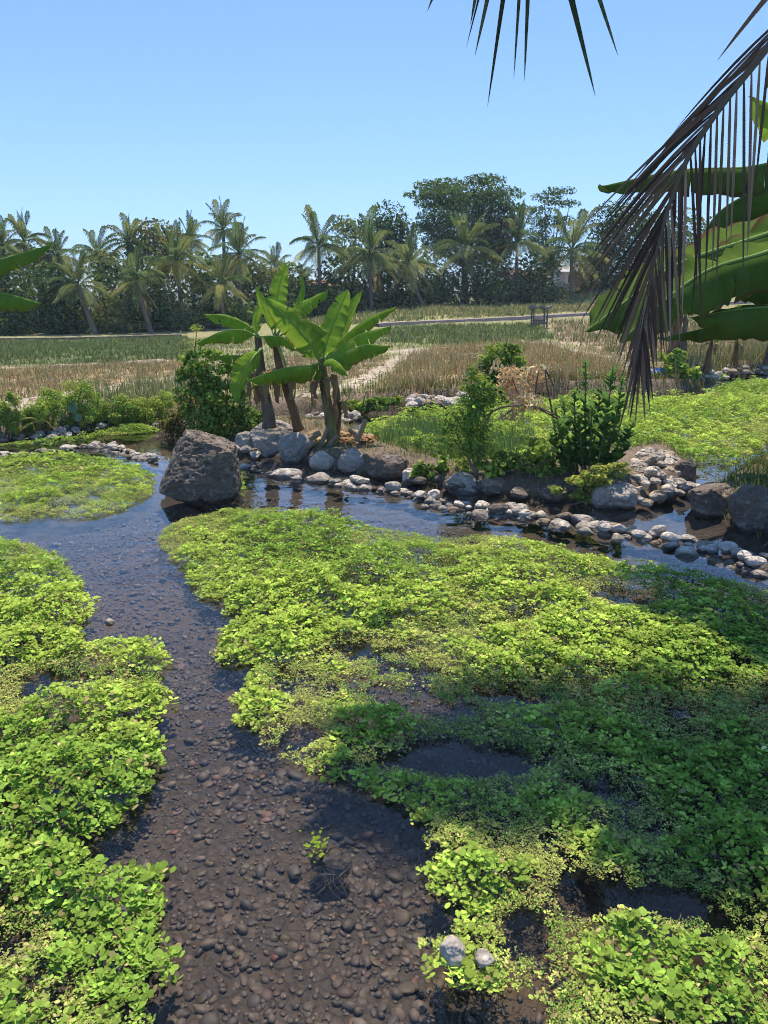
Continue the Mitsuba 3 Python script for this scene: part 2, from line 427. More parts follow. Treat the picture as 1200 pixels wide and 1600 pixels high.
def blades(mb, q, h, w, cols, lean=.35, per=5, clump=.12, segs=2, hz=None):
    """grass-like blades in tufts at the points q (n,2); h: mean height; cols: list of (colour, weight)"""
    q = np.repeat(q, per, 0) + rng.normal(0, clump, (len(q) * per, 2))
    n = len(q); z = (H(q[:, 0], q[:, 1]) if hz is None else np.full(n, hz)) - .02
    hh = h * np.exp(rng.normal(0, .3, n)); az = R_(0, 2 * math.pi, n); ln = np.abs(rng.normal(0, lean, n))
    d = np.stack([np.cos(az), np.sin(az), 0 * az], 1); az2 = R_(0, math.pi, n)
    s = np.stack([np.cos(az2), np.sin(az2), 0 * az], 1) * (w * R_(.7, 1.3, n))[:, None] * .5
    base = np.column_stack([q, z])
    wts = np.array([c[1] for c in cols], float); pick = rng.choice(len(cols), n, p=wts / wts.sum())
    c = np.array([c[0] for c in cols])[pick] * np.exp(rng.normal(0, .25, (n, 1)))
    mid = base + d * (hh * ln * .4)[:, None] + np.array([0, 0, 1]) * (hh * .6)[:, None]
    tip = base + d * (hh * ln)[:, None] + np.array([0, 0, 1]) * (hh * np.cos(np.minimum(ln, 1.2)))[:, None]
    v = np.stack([base - s, base + s, mid + s * .7, mid - s * .7, tip], 1).reshape(-1, 3)
    f = (np.array([[0, 1, 2], [0, 2, 3], [3, 2, 4]])[None] + (np.arange(n) * 5)[:, None, None]).reshape(-1, 3)
    mb.add(v, f, np.repeat(c, 5, 0))


STRAW = [((.48, .38, .20), 3), ((.38, .25, .13), 1.6), ((.56, .47, .28), 2.2), ((.24, .28, .10), 2.2)]
GREEN = [((.17, .23, .085), 3), ((.21, .28, .10), 2), ((.30, .30, .15), 1.6), ((.11, .16, .06), 1.5)]


def scatter(name, label, poly, per_m2, *a, cat='grass', mat='dry_mat', **k):
    mb = MB(); q = off_paths(rand_in(poly, int(poly.area * per_m2)))
    p3 = np.column_stack([q * .5, 0 * q[:, :1]])
    q = q[rng.uniform(0, 1, len(q)) < sstep(.25, .55, meshkit.fbm(p3, 3, 31)) * .9 + .1]
    blades(mb, q, *a, **k)
    return lab(mb.build(name, mat), label, cat, kind='stuff')


scatter('field_crop', 'low green crop rows on the far left field below the palms', F_CROP_L, 30, .16, .045, GREEN, cat='crop', mat='leaf_mat', clump=.14)
scatter('field_crop', 'low green crop strip left of the field shelter', F_CROP_M, 20, .22, .05, GREEN, cat='crop', mat='leaf_mat', clump=.2)
scatter('stubble', 'dry reddish stubble of the left field', F_STUB_L, 50, .17, .02, STRAW, cat='stubble')
scatter('stubble', 'tall dry reddish stubble behind the small island trees', F_STUB_M, 50, .27, .02, STRAW, cat='stubble')
scatter('stubble', 'sparse dry stubble behind the banana clump', F_DRY_M, 44, .17, .018, STRAW, cat='stubble')
scatter('field_grass', 'thin green grass below the left footpath', F_GREEN_L2, 40, .26, .022, STRAW[2:] + GREEN, mat='leaf_mat')
scatter('field_grass', 'rough grass terrace in front of the far trees', F_GRASS, 9, .26, .07, STRAW[:1] + GREEN, mat='leaf_mat', clump=.35)
scatter('field_grass', 'thin dry grass on the broken ground right of the shelter', F_RUB, 7, .28, .06, STRAW + GREEN[:1], clump=.3)
scatter('reeds', 'reddish green reeds on the right field edge', F_REED_R, 44, .40, .022, STRAW + GREEN[:2], cat='reeds', clump=.12)

scatter('field_grass', 'short thin dry and green grass over the whole field', Polygon(hits([(-80, 640), (330, 640), (560, 632), (1000, 604), (1240, 575), (1240, 515), (700, 520), (300, 530), (-80, 534)])).buffer(0), 15, .13, .022, STRAW + GREEN + GREEN, clump=.2)

# ------------------------------------------------------------------ stones
ico2 = trimesh.creation.icosphere(subdivisions=2); ico1 = trimesh.creation.icosphere(subdivisions=1)


def stone_mesh(seed, sub=2, rough=.09, cuts=7):
    r = np.random.default_rng(seed)
    m = (trimesh.creation.icosphere(subdivisions=sub))
    v = np.array(m.vertices)
    for _ in range(cuts):                                     # flattened faces, softly
        n = norm(r.normal(size=3)); d = r.uniform(.62, .9)
        over = np.maximum(v @ n - d, 0)
        v = v - over[:, None] * n * .85
    v = v * (1 + rough * 2 * (meshkit.fbm(v * 1.6 + seed * 7.3, 3, seed) - .5))[:, None]
    return trimesh.Trimesh(v, m.faces, process=False)


STONES = [ply(stone_mesh(100 + k), 'rock_grey', smooth=True) for k in range(10)]
ROCKS = ['rock_pale', 'rock_grey', 'rock_dark', 'rock_tan']


def put(key, shape, mat, pos, size, yaw=0., tilt=0., ax=(1, 0, 0)):
    scene[key] = {**shape, **({'bsdf': {'type': 'ref', 'id': mat}} if mat else {}),
                  'to_world': T().translate([float(a) for a in pos]).rotate([0, 0, 1], float(yaw)).rotate(list(map(float, ax)), float(tilt)).scale([float(a) for a in size])}


def stone(parent, x, y, z, s, mats=(3, 3, 1, .5), name='stone'):
    k = numbered(parent + '__' + name)
    m = rng.choice(ROCKS, p=np.array(mats) / sum(mats))
    put(k, STONES[rng.integers(len(STONES))], str(m), (x, y, z), (s * R_(.46, .64), s * R_(.38, .52), s * R_(.24, .38)), R_(0, 360), R_(-22, 22), rand_dirs(1)[0])


def weir(label, spec, mats, group=None):
    """spec: list of (px, py, half width in m, stone size) along the dam"""
    t = thing('stone_weir', label, 'stone weir', group)
    pts = np.array([[*G(a, b)[:2], w, s] for a, b, w, s in spec])
    seg = np.linalg.norm(np.diff(pts[:, :2], axis=0), axis=1); L = np.concatenate([[0], np.cumsum(seg)])
    at = 0
    placed = []
    while at < L[-1]:
        x, y, w, s0 = [np.interp(at, L, pts[:, k]) for k in range(4)]
        i = min(np.searchsorted(L, at, 'right') - 1, len(seg) - 1)
        d = (pts[i + 1, :2] - pts[i, :2]) / max(seg[i], 1e-6); nn = np.array([-d[1], d[0]])
        rows = max(1, int(round(2 * w / (s0 * .56))))
        for k in range(rows):
            o = ((k + .5) / rows * 2 - 1) * w if rows > 1 else R_(-.3, .3) * w
            s = s0 * .64 * float(np.exp(rng.normal(0, .30)))
            q = np.array([x, y]) + nn * (o + R_(-.3, .3) * s0) + d * R_(-.25, .25) * s0
            stone(t, q[0], q[1], -.03 + s * .10 + (.05 if abs(o) < w * .4 and rows > 2 else 0), s, mats)
        if rows > 1 and R_(0, 1) < .25 * rows / 2:             # a second layer
            s = s0 * R_(.7, 1.05); o = R_(-.5, .5) * w
            q = np.array([x, y]) + nn * o
            stone(t, q[0], q[1], .03 + s0 * .22, s * .9, mats)
        if R_(0, 1) < .5:
            s = s0 * R_(.3, .5); o = R_(-1.2, 1.2) * w - s0 * .3
            q = np.array([x, y]) + nn * o
            stone(t, q[0], q[1], .02, s, mats)
        at += s0 * .53
    return t


weir('long low dam of loose grey stones running right from the huge boulder', [
    (362, 727, .08, .20), (410, 737, .08, .22), (450, 744, .09, .24), (500, 749, .10, .25), (560, 759, .12, .26), (600, 765, .12, .24), (640, 776, .10, .26), (690, 789, .14, .24), (740, 797, .20, .22),
    (790, 803, .2, .22), (850, 809, .17, .24), (893, 818, .14, .30), (940, 829, .17, .26), (1000, 838, .20, .25), (1060, 848, .20, .24), (1110, 862, .27, .22), (1160, 876, .33, .22), (1230, 893, .34, .22), (1330, 910, .34, .24)], (5, 3, .7, .5))
weir('short low dam of pale stones left of the huge boulder', [
    (-60, 712, .10, .22), (0, 711, .10, .22), (60, 707, .11, .22), (110, 700, .08, .26), (150, 696, .10, .24), (180, 703, .16, .20), (215, 713, .17, .2), (256, 722, .12, .18)], (6, 2, .3, .7))


def boulder(px, py, wpx, hpx, label, mat, seed, sub=4, depth=.8, sink=.25, base_z=0.0, shape=None, yaw=0, rough=.2, cuts=7, cat='boulder', name='boulder', up=1.0):
    """a large rock whose foot stands at (px, py), wpx wide and hpx tall in the photograph"""
    p = G(px, py, base_z); Y = p[1]
    dz = np.linalg.norm(p - np.array([0, 0, CAM_H])) * (ray(px, py) @ FWD) / np.linalg.norm(ray(px, py))
    W, Hh = wpx * dz / FPX, hpx * dz / FPX * 1.0
    r = np.random.default_rng(seed)
    m = trimesh.creation.icosphere(subdivisions=sub); v = np.array(m.vertices)
    if shape is not None: v = shape(v)
    for _ in range(cuts):
        n = norm(r.normal(size=3) * [1, 1, .7]); d = r.uniform(.66, .92)
        v = v - np.maximum(v @ n - d, 0)[:, None] * n * .9
    v = v * (1 + rough * 2 * (meshkit.fbm(v * 1.5 + seed, 4, seed) - .5) + .05 * (meshkit.fbm(v * 7 + seed, 3, seed + 1) - .5))[:, None]
    v[:, 0] /= np.ptp(v[:, 0]); v[:, 1] /= np.ptp(v[:, 1]); v[:, 2] = (v[:, 2] - v[:, 2].min()) / np.ptp(v[:, 2])
    v[:, 0] -= (v[:, 0].max() + v[:, 0].min()) / 2; v[:, 1] -= v[:, 1].min()
    D = W * depth; tot = Hh * up / (1 - sink)
    v = v * [W, D, tot]; v[:, 2] -= tot * sink
    v = v + [p[0], Y - .12 * D, base_z]
    k = numbered(name)
    scene[k] = ply(trimesh.Trimesh(v, m.faces, process=False), mat, smooth=True)
    return lab(k, label, cat)


def big_shape(v):
    v = v.copy()
    n = norm([-.84, -.25, .46]); v -= np.maximum(v @ n - .62, 0)[:, None] * n * .92       # long left slope
    n = norm([.30, -.1, .9]); v -= np.maximum(v @ n - .72, 0)[:, None] * n * .9          # right shoulder
    n = norm([.97, 0, .1]); v -= np.maximum(v @ n - .80, 0)[:, None] * n * .9
    n = norm([-.1, -.75, .6]); v -= np.maximum(v @ n - .70, 0)[:, None] * n * .85         # front slope
    pit = meshkit.noise(v * 7.0, 77); pit2 = meshkit.noise(v * 14.0, 78)
    v = v * (1 - .10 * np.clip((pit - .60) / .22, 0, 1) - .07 * np.clip((pit2 - .6) / .3, 0, 1))[:, None]
    return v


boulder(303, 786, 131, 106, 'huge pitted dark boulder standing alone in the stream', 'rock_dark', 3, sub=6, depth=.85, sink=.18, shape=big_shape, rough=.07, cuts=2, up=1.0)
B = [(428, 713, 82, 54, 'rounded pale boulder below the leftmost banana trunks', 'rock_grey', 11), (463, 724, 60, 46, 'shaded angular boulder left of the front banana trunk', 'rock_grey', 12),
     (506, 735, 48, 28, 'small two-toned boulder at the foot of the front banana trunk', 'rock_pale', 13), (550, 739, 48, 35, 'blocky grey boulder just right of the front banana trunk', 'rock_grey', 14),
     (607, 750, 70, 40, 'broad brown-grey boulder at the right end of the banana mound', 'rock_dark', 15), (640, 756, 24, 24, 'small pale pointed rock beside the broad brown-grey boulder', 'rock_pale', 16),
     (383, 709, 34, 34, 'dark upright rock behind the huge pitted boulder', 'rock_grey', 17), (728, 771, 60, 30, 'long flat blue-grey boulder under the light green island tree', 'rock_grey', 18),
     (772, 773, 44, 26, 'flat tan boulder beside the long blue-grey boulder', 'rock_tan', 19), (872, 785, 56, 29, 'flat dark boulder with a pale foot left of the creeping weeds', 'rock_dark', 20),
     (965, 797, 74, 38, 'big mottled grey boulder in front of the stone pile', 'rock_grey', 21), (926, 782, 24, 22, 'small dark upright rock left of the mottled boulder', 'rock_dark', 22),
     (806, 770, 28, 30, 'pale upright rock in the middle of the island edge', 'rock_pale', 23), (834, 776, 34, 24, 'dark wedge of rock right of the pale upright rock', 'rock_dark', 24),
     (1071, 763, 40, 46, 'black upright boulder at the right tip of the stone pile', 'rock_dark', 25), (1038, 736, 36, 24, 'dark-topped boulder at the back of the stone pile', 'rock_grey', 26),
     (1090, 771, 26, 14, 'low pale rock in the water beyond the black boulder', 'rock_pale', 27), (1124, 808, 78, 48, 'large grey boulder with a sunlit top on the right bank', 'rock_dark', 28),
     (1196, 832, 92, 72, 'large round shaded boulder at the right edge of the picture', 'rock_dark', 29)]  # the right-bank boulders take the dark rock colour to imitate leaf shade
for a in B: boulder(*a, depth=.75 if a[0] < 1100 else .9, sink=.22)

t = thing('stone_pile', 'pile of rounded grey stones at the right tip of the island', 'stone pile')
pile = Polygon(Gs([(958, 742), (985, 724), (1030, 722), (1068, 735), (1080, 755), (1070, 772), (1045, 786), (1010, 794), (980, 790), (965, 765)])).buffer(.02)
pd = lambda q: shapely.distance(shapely.points(q), pile.boundary)
for q in rand_in(pile, 130):
    s = R_(.13, .23)
    stone(t, q[0], q[1],   .06 + .25 * float(sstep(0, .5, pd(q))) + R_(0, .05), s, (3, 4, .6, 1.6))
t = thing('stone_edging', 'row of dark broken stones along the front of the island', 'stone edging')
for k in range(46):
    px = R_(640, 930); py = np.interp(px, [640, 700, 740, 800, 840, 880, 930], [752, 758, 762, 768, 772, 772, 776]) + R_(-14, 5)
    q = G(px, py, .05); stone(t, q[0], q[1], R_(.03, .10), R_(.10, .26), (.6, 2, 4, .6))
t = thing('stone_edging', 'stones edging the left stream bank', 'stone edging')
for k in range(60):
    px = R_(-20, 300); py = np.interp(px, [-20, 60, 150, 235, 300], [690, 684, 673, 666, 690]) + R_(-4, 3)
    if 160 < px < 236 and R_(0, 1) < .8: continue
    q = G(px, py, .03); stone(t, q[0], q[1], R_(.02, .12), R_(.10, .24), (1.5, 3, 1.5, .6))
t = thing('stone_edging', 'pale stones edging the channel behind the island reeds', 'stone edging')
for k in range(34):
    px = R_(640, 735); py = np.interp(px, [640, 735], [636, 629]) + R_(-7, 1)
    q = G(px, py, .1); stone(t, q[0], q[1], R_(.08, .22), R_(.18, .34), (5, 2, .3, 1.5))
for k in range(30):
    px = R_(460, 560); py = 654 + R_(-6, 4)
    q = G(px, py, .05); stone(t, q[0], q[1], R_(.02, .12), R_(.12, .26), (3, 3, 1, .6))
t = thing('stone_edging', 'tumbled grey stones on the far right bank behind the watercress', 'stone edging')
for k in range(50):
    px = R_(1086, 1215); py = np.interp(px, [1086, 1120, 1150, 1200], [599, 592, 588, 581]) + R_(-9, 0)
    q = G(px, py, .1); stone(t, q[0], q[1], R_(.05, .3), R_(.18, .4), (3, 3, 2, .8))
t = thing('stone_edging', 'few stones at the foot of the mound behind the boulder', 'stone edging')
for k in range(22):
    px = R_(345, 420); py = np.interp(px, [345, 420], [702, 714]) + R_(-10, 2)
    q = G(px, py, .05); stone(t, q[0], q[1], R_(.02, .14), R_(.10, .24), (3, 3, 2, .6))


def pebble_at(px, py, s, mat, label, z=.0, ratio=(.5, .42, .36)):
    p = G(px, py, z); k = numbered('stone')
    put(k, STONES[rng.integers(len(STONES))], mat, (p[0], p[1], z + s * .12), (s * ratio[0], s * ratio[1], s * ratio[2]), R_(0, 360))
    lab(k, label, 'stone')


pebble_at(172, 974, .085, 'rock_pale', 'single small round stone poking out of the left channel')
pebble_at(707, 1492, .125, 'rock_grey', 'pale oval stone among watercress at the bottom edge', z=.06, ratio=(.5, .4, .5))
pebble_at(757, 1502, .09, 'rock_grey', 'small grey stone beside the pale oval stone', z=.04)
pebble_at(517, 1352, .17, 'rock_dark', 'flat brown stone breaking the surface in the open channel', z=-.09, ratio=(.5, .62, .55))

# pebbles on the bed: the nearest singly, the rest as one mass
open_w = Polygon(Gs([(100, 1320), (250, 1150), (270, 1060), (340, 1000), (440, 1180), (660, 1290), (690, 1420), (800, 1600), (200, 1620), (240, 1500), (250, 1370)]))
PEB = [ply(stone_mesh(300 + k, 1, .12, 4), 'wet_mat', smooth=True, color=np.ones((42, 3)) * np.array(c) * [.86, .78, .70]) for k, c in enumerate(
    [(.05, .042, .034), (.065, .054, .042), (.085, .067, .05), (.045, .041, .038), (.12, .06, .04), (.072, .064, .052), (.056, .044, .03), (.12, .10, .075)])]
for k, q in enumerate(rand_in(open_w, 290)):
    s = min(.062, float(np.exp(rng.normal(math.log(.034), .45))))
    z = float(H(q[0], q[1]))
    put(numbered('stream_bed__pebble'), PEB[rng.choice(8, p=[.2, .2, .15, .18, .03, .12, .1, .02])], None, (q[0], q[1], z + s * .03), (s * R_(.45, .7), s * R_(.35, .5), s * R_(.16, .28)), R_(0, 360), R_(-15, 15))
mb = MB(); wide = Polygon(Gs([(-300, 1700), (-100, 1100), (0, 850), (250, 780), (420, 760), (900, 850), (1300, 920), (1400, 1700)]))
q = rand_in(wide, 22000); q = q[sample(SD, q[:, 0], q[:, 1]) < .05]
n = len(q); s = np.exp(rng.normal(math.log(.022), .5, n))
sm = stone_mesh(333, 0, .1, 3)
pc = np.array([(.04, .034, .028), (.06, .05, .04), (.085, .066, .05), (.11, .09, .07), (.09, .055, .035)])[rng.choice(5, n, p=[.3, .32, .2, .13, .05])]
stamp(mb, np.array(sm.vertices), np.array(sm.faces), np.column_stack([q, H(q[:, 0], q[:, 1]) + s * .1]), frames(rand_dirs(n, 2.), R_(0, 6.28, n)), np.stack([s * R_(.45, .7, n), s * R_(.35, .5, n), s * .33], 1), pc)
q = rand_in(open_w.buffer(.3), 2600); q = q[meshkit.fbm(np.column_stack([q * 1.6, 0 * q[:, :1]]), 3, 34) > .47]; n = len(q); s = np.exp(rng.normal(math.log(.030), .45, n)); sm = stone_mesh(334, 1, .12, 4)
stamp(mb, np.array(sm.vertices), np.array(sm.faces), np.column_stack([q, H(q[:, 0], q[:, 1]) + s * .02]), frames(rand_dirs(n, 3.), R_(0, 6.28, n)), np.stack([s * R_(.45, .7, n), s * R_(.4, .55, n), s * R_(.12, .22, n)], 1),
      np.array([(.05, .042, .034), (.065, .054, .042), (.08, .064, .048), (.045, .041, .038), (.10, .06, .042)])[rng.choice(5, n, p=[.28, .3, .2, .17, .05])] * [.86, .78, .70])
lab(mb.build('gravel', 'wet_mat'), 'dark gravel on the stream bed', 'gravel', kind='stuff')

# ------------------------------------------------------------------ watercress
def cress_field(outline, lush, base=.5):
    """cover of a patch: grid of lushness, from an outline traced on the water and humps (px, py, rx, ry, amount)"""
    poly = Polygon(Gs(outline)).buffer(0)
    m = inside(poly)
    d = (ndimage.distance_transform_edt(m) - ndimage.distance_transform_edt(~m)) * CELL
    p = np.stack([GXX, GYY, 0 * GXX], -1)
    d = d + .22 * (meshkit.fbm(p * 3.0, 3, 51) - .5) + .10 * (meshkit.noise(p * 11, 52) - .5)
    L = base + 1.0 * (meshkit.fbm(p * [1.5, 1.2, 1], 3, 53) - .5) + .55 * (meshkit.fbm(p * [4.2, 3.6, 1], 2, 54) - .5)
    for px, py, rx, ry, a in lush:
        c = G(px, py); ex = abs(G(px + rx, py)[0] - c[0]); ey = abs(G(px, py - ry)[1] - G(px, py + ry)[1]) / 2
        L = L + a * np.exp(-(((GXX - c[0]) / ex) ** 2 + ((GYY - c[1]) / ey) ** 2))
    return d, L


LAI_LEAVES = {}


def cress(label, outline, lush, base, zones, hmax=.19, name='watercress', yellow=0.):
    d, L = cress_field(outline, lush, base)
    mb = MB()
    canopy = sstep(0.0, .22, d) * np.clip(.03 + hmax * np.clip(L - .18, 0, 1.1), .012, .3)
    p = np.stack([GXX, GYY, 0 * GXX], -1)
    canopy = canopy * (.12 + 2.2 * meshkit.fbm(p * [3.6, 4.4, 1], 3, 57) ** 1.7)
    gy_, gx_ = np.gradient(ndimage.gaussian_filter(canopy, 1.5), CELL)
    for (y0, y1, size, lai, tmpl) in zones:
        ys, xs = np.nonzero((d > -.04) & (GYY >= y0) & (GYY < y1))
        if len(ys) == 0: continue
        area = len(ys) * CELL**2
        n0 = int(area * lai / (.6 * size**2)); PER = 7; ns_ = n0 // PER; n = ns_ * PER
        k = rng.integers(0, len(ys), ns_)
        x = np.repeat(gx[xs[k]] + R_(0, CELL, ns_), PER); y = np.repeat(gy[ys[k]] + R_(0, CELL, ns_), PER)
        uz = np.repeat(R_(0, 1, ns_) ** .55, PER); az = np.repeat(R_(0, 6.28, ns_), PER) + np.tile(np.arange(PER) * 2.4, ns_) + rng.normal(0, .3, n)
        age = np.tile(np.linspace(0, 1, PER), ns_)                       # inner young leaves to outer old ones
        lush_s = np.repeat(np.exp(rng.normal(0, .18, ns_)), PER); tone_s = np.repeat(np.exp(rng.normal(0, .26, ns_)), PER)
        l = sample(L, x, y); dd = sample(d, x, y); h = sample(canopy, x, y)
        clump = meshkit.fbm(np.column_stack([x * 9, y * 9, 0 * x]), 2, 58)
        keep = np.repeat(R_(0, 1, ns_), PER) < sstep(-.04, .05, dd) * (sstep(.10, .34, l) * .93 + .07 * sstep(-.15, .1, l)) * (.68 + .32 * sstep(.28, .5, clump + .25 * l))
        x, y, l, h, dd, uz, az, age, lush_s, tone_s = (q[keep] for q in (x, y, l, h, dd, uz, az, age, lush_s, tone_s)); n = len(x)
        rich = sstep(.26, .60, l)
        s = size * (.44 + .66 * rich) * np.exp(rng.normal(0, .16, n)) * (.62 + .5 * age) * lush_s
        off = (.15 + .85 * age) * s * 1.05
        x = x + np.cos(az) * off; y = y + np.sin(az) * off
        z = .006 + h * (.25 + .85 * uz) + s * (.55 * (1 - age) + R_(-.1, .25, n)) * (.4 + .6 * rich)
        nx, ny = -sample(gx_, x, y), -sample(gy_, x, y)
        tl = (.75 - .35 * age) * (.6 + .4 * rich)
        nrm = np.column_stack([nx * .6 - np.cos(az) * tl + rng.normal(0, .28, n), ny * .6 - np.sin(az) * tl + rng.normal(0, .28, n), np.full(n, 1.0)])
        tone = meshkit.fbm(np.column_stack([x * .9, y * .9, 0 * x]), 3, 61)
        lushc = np.array([.38, .53, .10]); deep = np.array([.21, .36, .065]); pale = np.array([.48, .57, .15]); straw = np.array([.50, .44, .20])
        w1 = sstep(.38, .60, tone)[:, None]
        c = lushc * (1 - w1) + deep * w1
        c = c + (np.array([.40, .56, .10]) - c) * (.55 * (1 - age) ** 1.5)[:, None]
        c = c * rich[:, None] + (pale * .75 + lushc * .25) * (1 - rich[:, None])
        st = (R_(0, 1, n) < (.03 + .16 * (1 - rich) + yellow * (1 - rich)))[:, None]
        c = np.where(st, straw * R_(.5, 1.2, (n, 1)), c)
        c = c * np.exp(rng.normal(0, .14, (n, 1))) * tone_s[:, None]
        stamp(mb, tmpl[0], tmpl[1], np.column_stack([x, y, z]), frames(nrm, R_(0, 6.28, n)), np.stack([s, s * R_(.8, 1.05, n), s], 1), c)
        # a mat of tiny pale leaves lying on the water where the cover is thin
        nm = int(area * 1.9 / (.6 * (size * .42) ** 2)); k = rng.integers(0, len(ys), nm)
        x = gx[xs[k]] + R_(0, CELL, nm); y = gy[ys[k]] + R_(0, CELL, nm); l = sample(L, x, y); dd = sample(d, x, y); h = sample(canopy, x, y)
        cl = meshkit.fbm(np.column_stack([x * 14, y * 12, 0 * x]), 2, 59)
        m = R_(0, 1, nm) < sstep(-.02, .05, dd) * sstep(.04, .26, l + .5 * (cl - .5)) * (1 - .8 * sstep(.45, .62, l)) * (.25 + .75 * sstep(.42, .56, cl))
        x, y, l, h = x[m], y[m], l[m], h[m]; n = len(x); s = size * .42 * np.exp(rng.normal(0, .28, n))
        g = meshkit.fbm(np.column_stack([x * 2.2, y * 2.2, 0 * x]), 3, 63)[:, None]
        c = (np.array([.42, .52, .15]) * (1 - sstep(.4, .6, g)) + np.array([.27, .44, .09]) * sstep(.4, .6, g)) * np.exp(rng.normal(0, .25, (n, 1)))
        c = np.where((R_(0, 1, n) < .14 + yellow * .3)[:, None], np.array([.42, .34, .16]) * R_(.5, 1.2, (n, 1)), c)
        stamp(mb, *LEAF_QUAD, np.column_stack([x, y, .006 + .7 * h * R_(0, 1, n) + R_(0, .03, n)]), frames(np.column_stack([rng.normal(0, .45, (n, 2)), np.ones(n)]), R_(0, 6.28, n)), s, c)
        # stems: thin pale-brown runners where the cover is poor
        ns = int(area * 26 * min(1, (.045 / size) ** 2))
        k = rng.integers(0, len(ys), ns); x = gx[xs[k]]; y = gy[ys[k]]; l = sample(L, x, y); dd = sample(d, x, y)
        m = (dd > .02) & (l > .02) & (l < .5); x, y, l = x[m], y[m], l[m]
        if len(x):
            n = len(x); a = R_(0, 6.28, n); ln = R_(.05, .16, n) * size / .04 * .8; w = .0028 * size / .04
            dx = np.stack([np.cos(a) * ln, np.sin(a) * ln, rng.normal(0, .02, n)], 1); sd_ = np.stack([-np.sin(a), np.cos(a), 0 * a], 1) * w
            b = np.column_stack([x, y, .012 + R_(0, .04, n)]); mid = b + dx * .5 + np.column_stack([0 * a, 0 * a, R_(0, .02, n)]); e = b + dx + rng.normal(0, .015, (n, 3)) * [1, 1, 0]
            vv = np.stack([b - sd_, b + sd_, mid + sd_, mid - sd_, e], 1).reshape(-1, 3)
            ff = (np.array([[0, 1, 2], [0, 2, 3], [3, 2, 4]])[None] + (np.arange(n) * 5)[:, None, None]).reshape(-1, 3)
            mb.add(vv, ff, np.repeat(np.array([.30, .25, .13]) * R_(.5, 1.2, (n, 1)), 5, 0))
    return lab(mb.build(name, 'cress_mat'), label, 'watercress', kind='stuff'), d, L


ZN = [(0, 3.4, .024, 3.0, LEAF_HEX), (3.4, 6.2, .026, 2.8, LEAF_HEX), (6.2, 10.5, .031, 2.6, LEAF_QUAD), (10.5, 30, .052, 2.2, LEAF_QUAD)]
cress('dense bright watercress along the left side of the open channel',
      [(-250, 800), (0, 842), (50, 852), (92, 872), (125, 905), (137, 945), (122, 985), (134, 1006), (150, 1012), (200, 994), (252, 1002), (266, 1030), (250, 1062), (266, 1092), (242, 1132), (246, 1170), (243, 1212), (215, 1260),
       (120, 1318), (165, 1372), (250, 1362), (240, 1432), (262, 1510), (218, 1560), (225, 1640), (-60, 1700), (-500, 1500)],
      [(60, 855, 110, 18, .1), (70, 935, 110, 30, .45), (40, 1010, 120, 22, .4), (210, 1020, 70, 26, .4), (120, 1060, 110, 32, -.38), (30, 1090, 90, 40, -.25), (200, 1105, 90, 25, .40), (60, 1165, 130, 35, .35), (180, 1190, 80, 30, -.05),
       (90, 1270, 180, 60, .35), (180, 1420, 100, 60, .5), (50, 1390, 100, 50, .2), (50, 1470, 90, 45, -.40), (190, 1520, 80, 50, .3), (90, 1570, 60, 30, -.3), (128, 1010, 20, 10, -.6), (130, 1075, 14, 8, -.7)],
      .52, ZN, yellow=.35)
cress('broad bright watercress bed filling the middle and right of the stream',
      [(250, 838), (285, 812), (350, 800), (420, 797), (482, 797), (530, 818), (600, 829), (700, 842), (760, 838), (850, 852), (905, 866), (962, 880), (1000, 894), (1030, 893), (1062, 898), (1120, 908), (1230, 930), (1500, 960),
       (1600, 1700), (835, 1640), (838, 1580), (862, 1535), (855, 1480), (835, 1430), (815, 1405), (800, 1440), (795, 1480), (835, 1530), (800, 1572), (720, 1562), (662, 1532), (656, 1482), (702, 1462), (712, 1430), (664, 1392),
       (672, 1312), (652, 1272), (600, 1238), (500, 1216), (440, 1186), (400, 1146), (356, 1136), (360, 1098), (392, 1048), (348, 1034), (345, 996), (382, 966), (350, 954), (302, 924), (280, 884), (248, 858)],
      [(420, 850, 190, 45, .42), (520, 925, 170, 45, .42), (430, 1005, 90, 28, .32), (400, 1105, 45, 22, .25), (620, 960, 120, 35, .2), (590, 880, 120, 14, -.12), (700, 850, 160, 10, -.15), (860, 880, 110, 30, .32), (940, 955, 130, 30, .28),
       (1110, 905, 90, 14, .3), (1080, 1010, 160, 50, .38), (780, 1040, 70, 38, .50), (590, 1145, 50, 22, .35), (880, 1140, 200, 40, .12), (660, 888, 36, 12, -.6), (545, 1018, 50, 14, -.45), (820, 965, 40, 12, -.55), (975, 938, 52, 12, -.75), (930, 918, 30, 8, -.2),
       (700, 985, 60, 14, -.35), (620, 1098, 50, 14, -.6), (540, 1080, 70, 16, -.4), (700, 1115, 60, 16, -.55), (700, 1195, 130, 18, -.8), (470, 1160, 40, 18, -.35), (650, 1050, 60, 10, -.35), (640, 1165, 70, 8, -.3), (780, 1085, 40, 8, -.3), (830, 1100, 45, 14, -.6), (920, 1082, 40, 14, -.6), (1030, 1120, 60, 18, -.35), (480, 1140, 40, 25, -.4), (430, 1110, 30, 30, -.25),
       (840, 1270, 100, 40, .45), (760, 1390, 85, 40, .55), (1100, 1250, 75, 40, .55), (1120, 1350, 150, 35, .6), (1040, 1510, 200, 65, .5), (960, 1245, 50, 18, -.6), (1010, 1300, 60, 30, -.3), (920, 1400, 60, 28, -.75), (760, 1520, 100, 38, .05), (890, 1470, 50, 35, -.05),
       (1180, 1280, 40, 22, -.6), (640, 1225, 100, 14, -.05), (820, 1455, 26, 50, -.6), (1010, 1430, 60, 14, -.55), (560, 1190, 60, 12, -.1)],
      .38, ZN, yellow=.16)
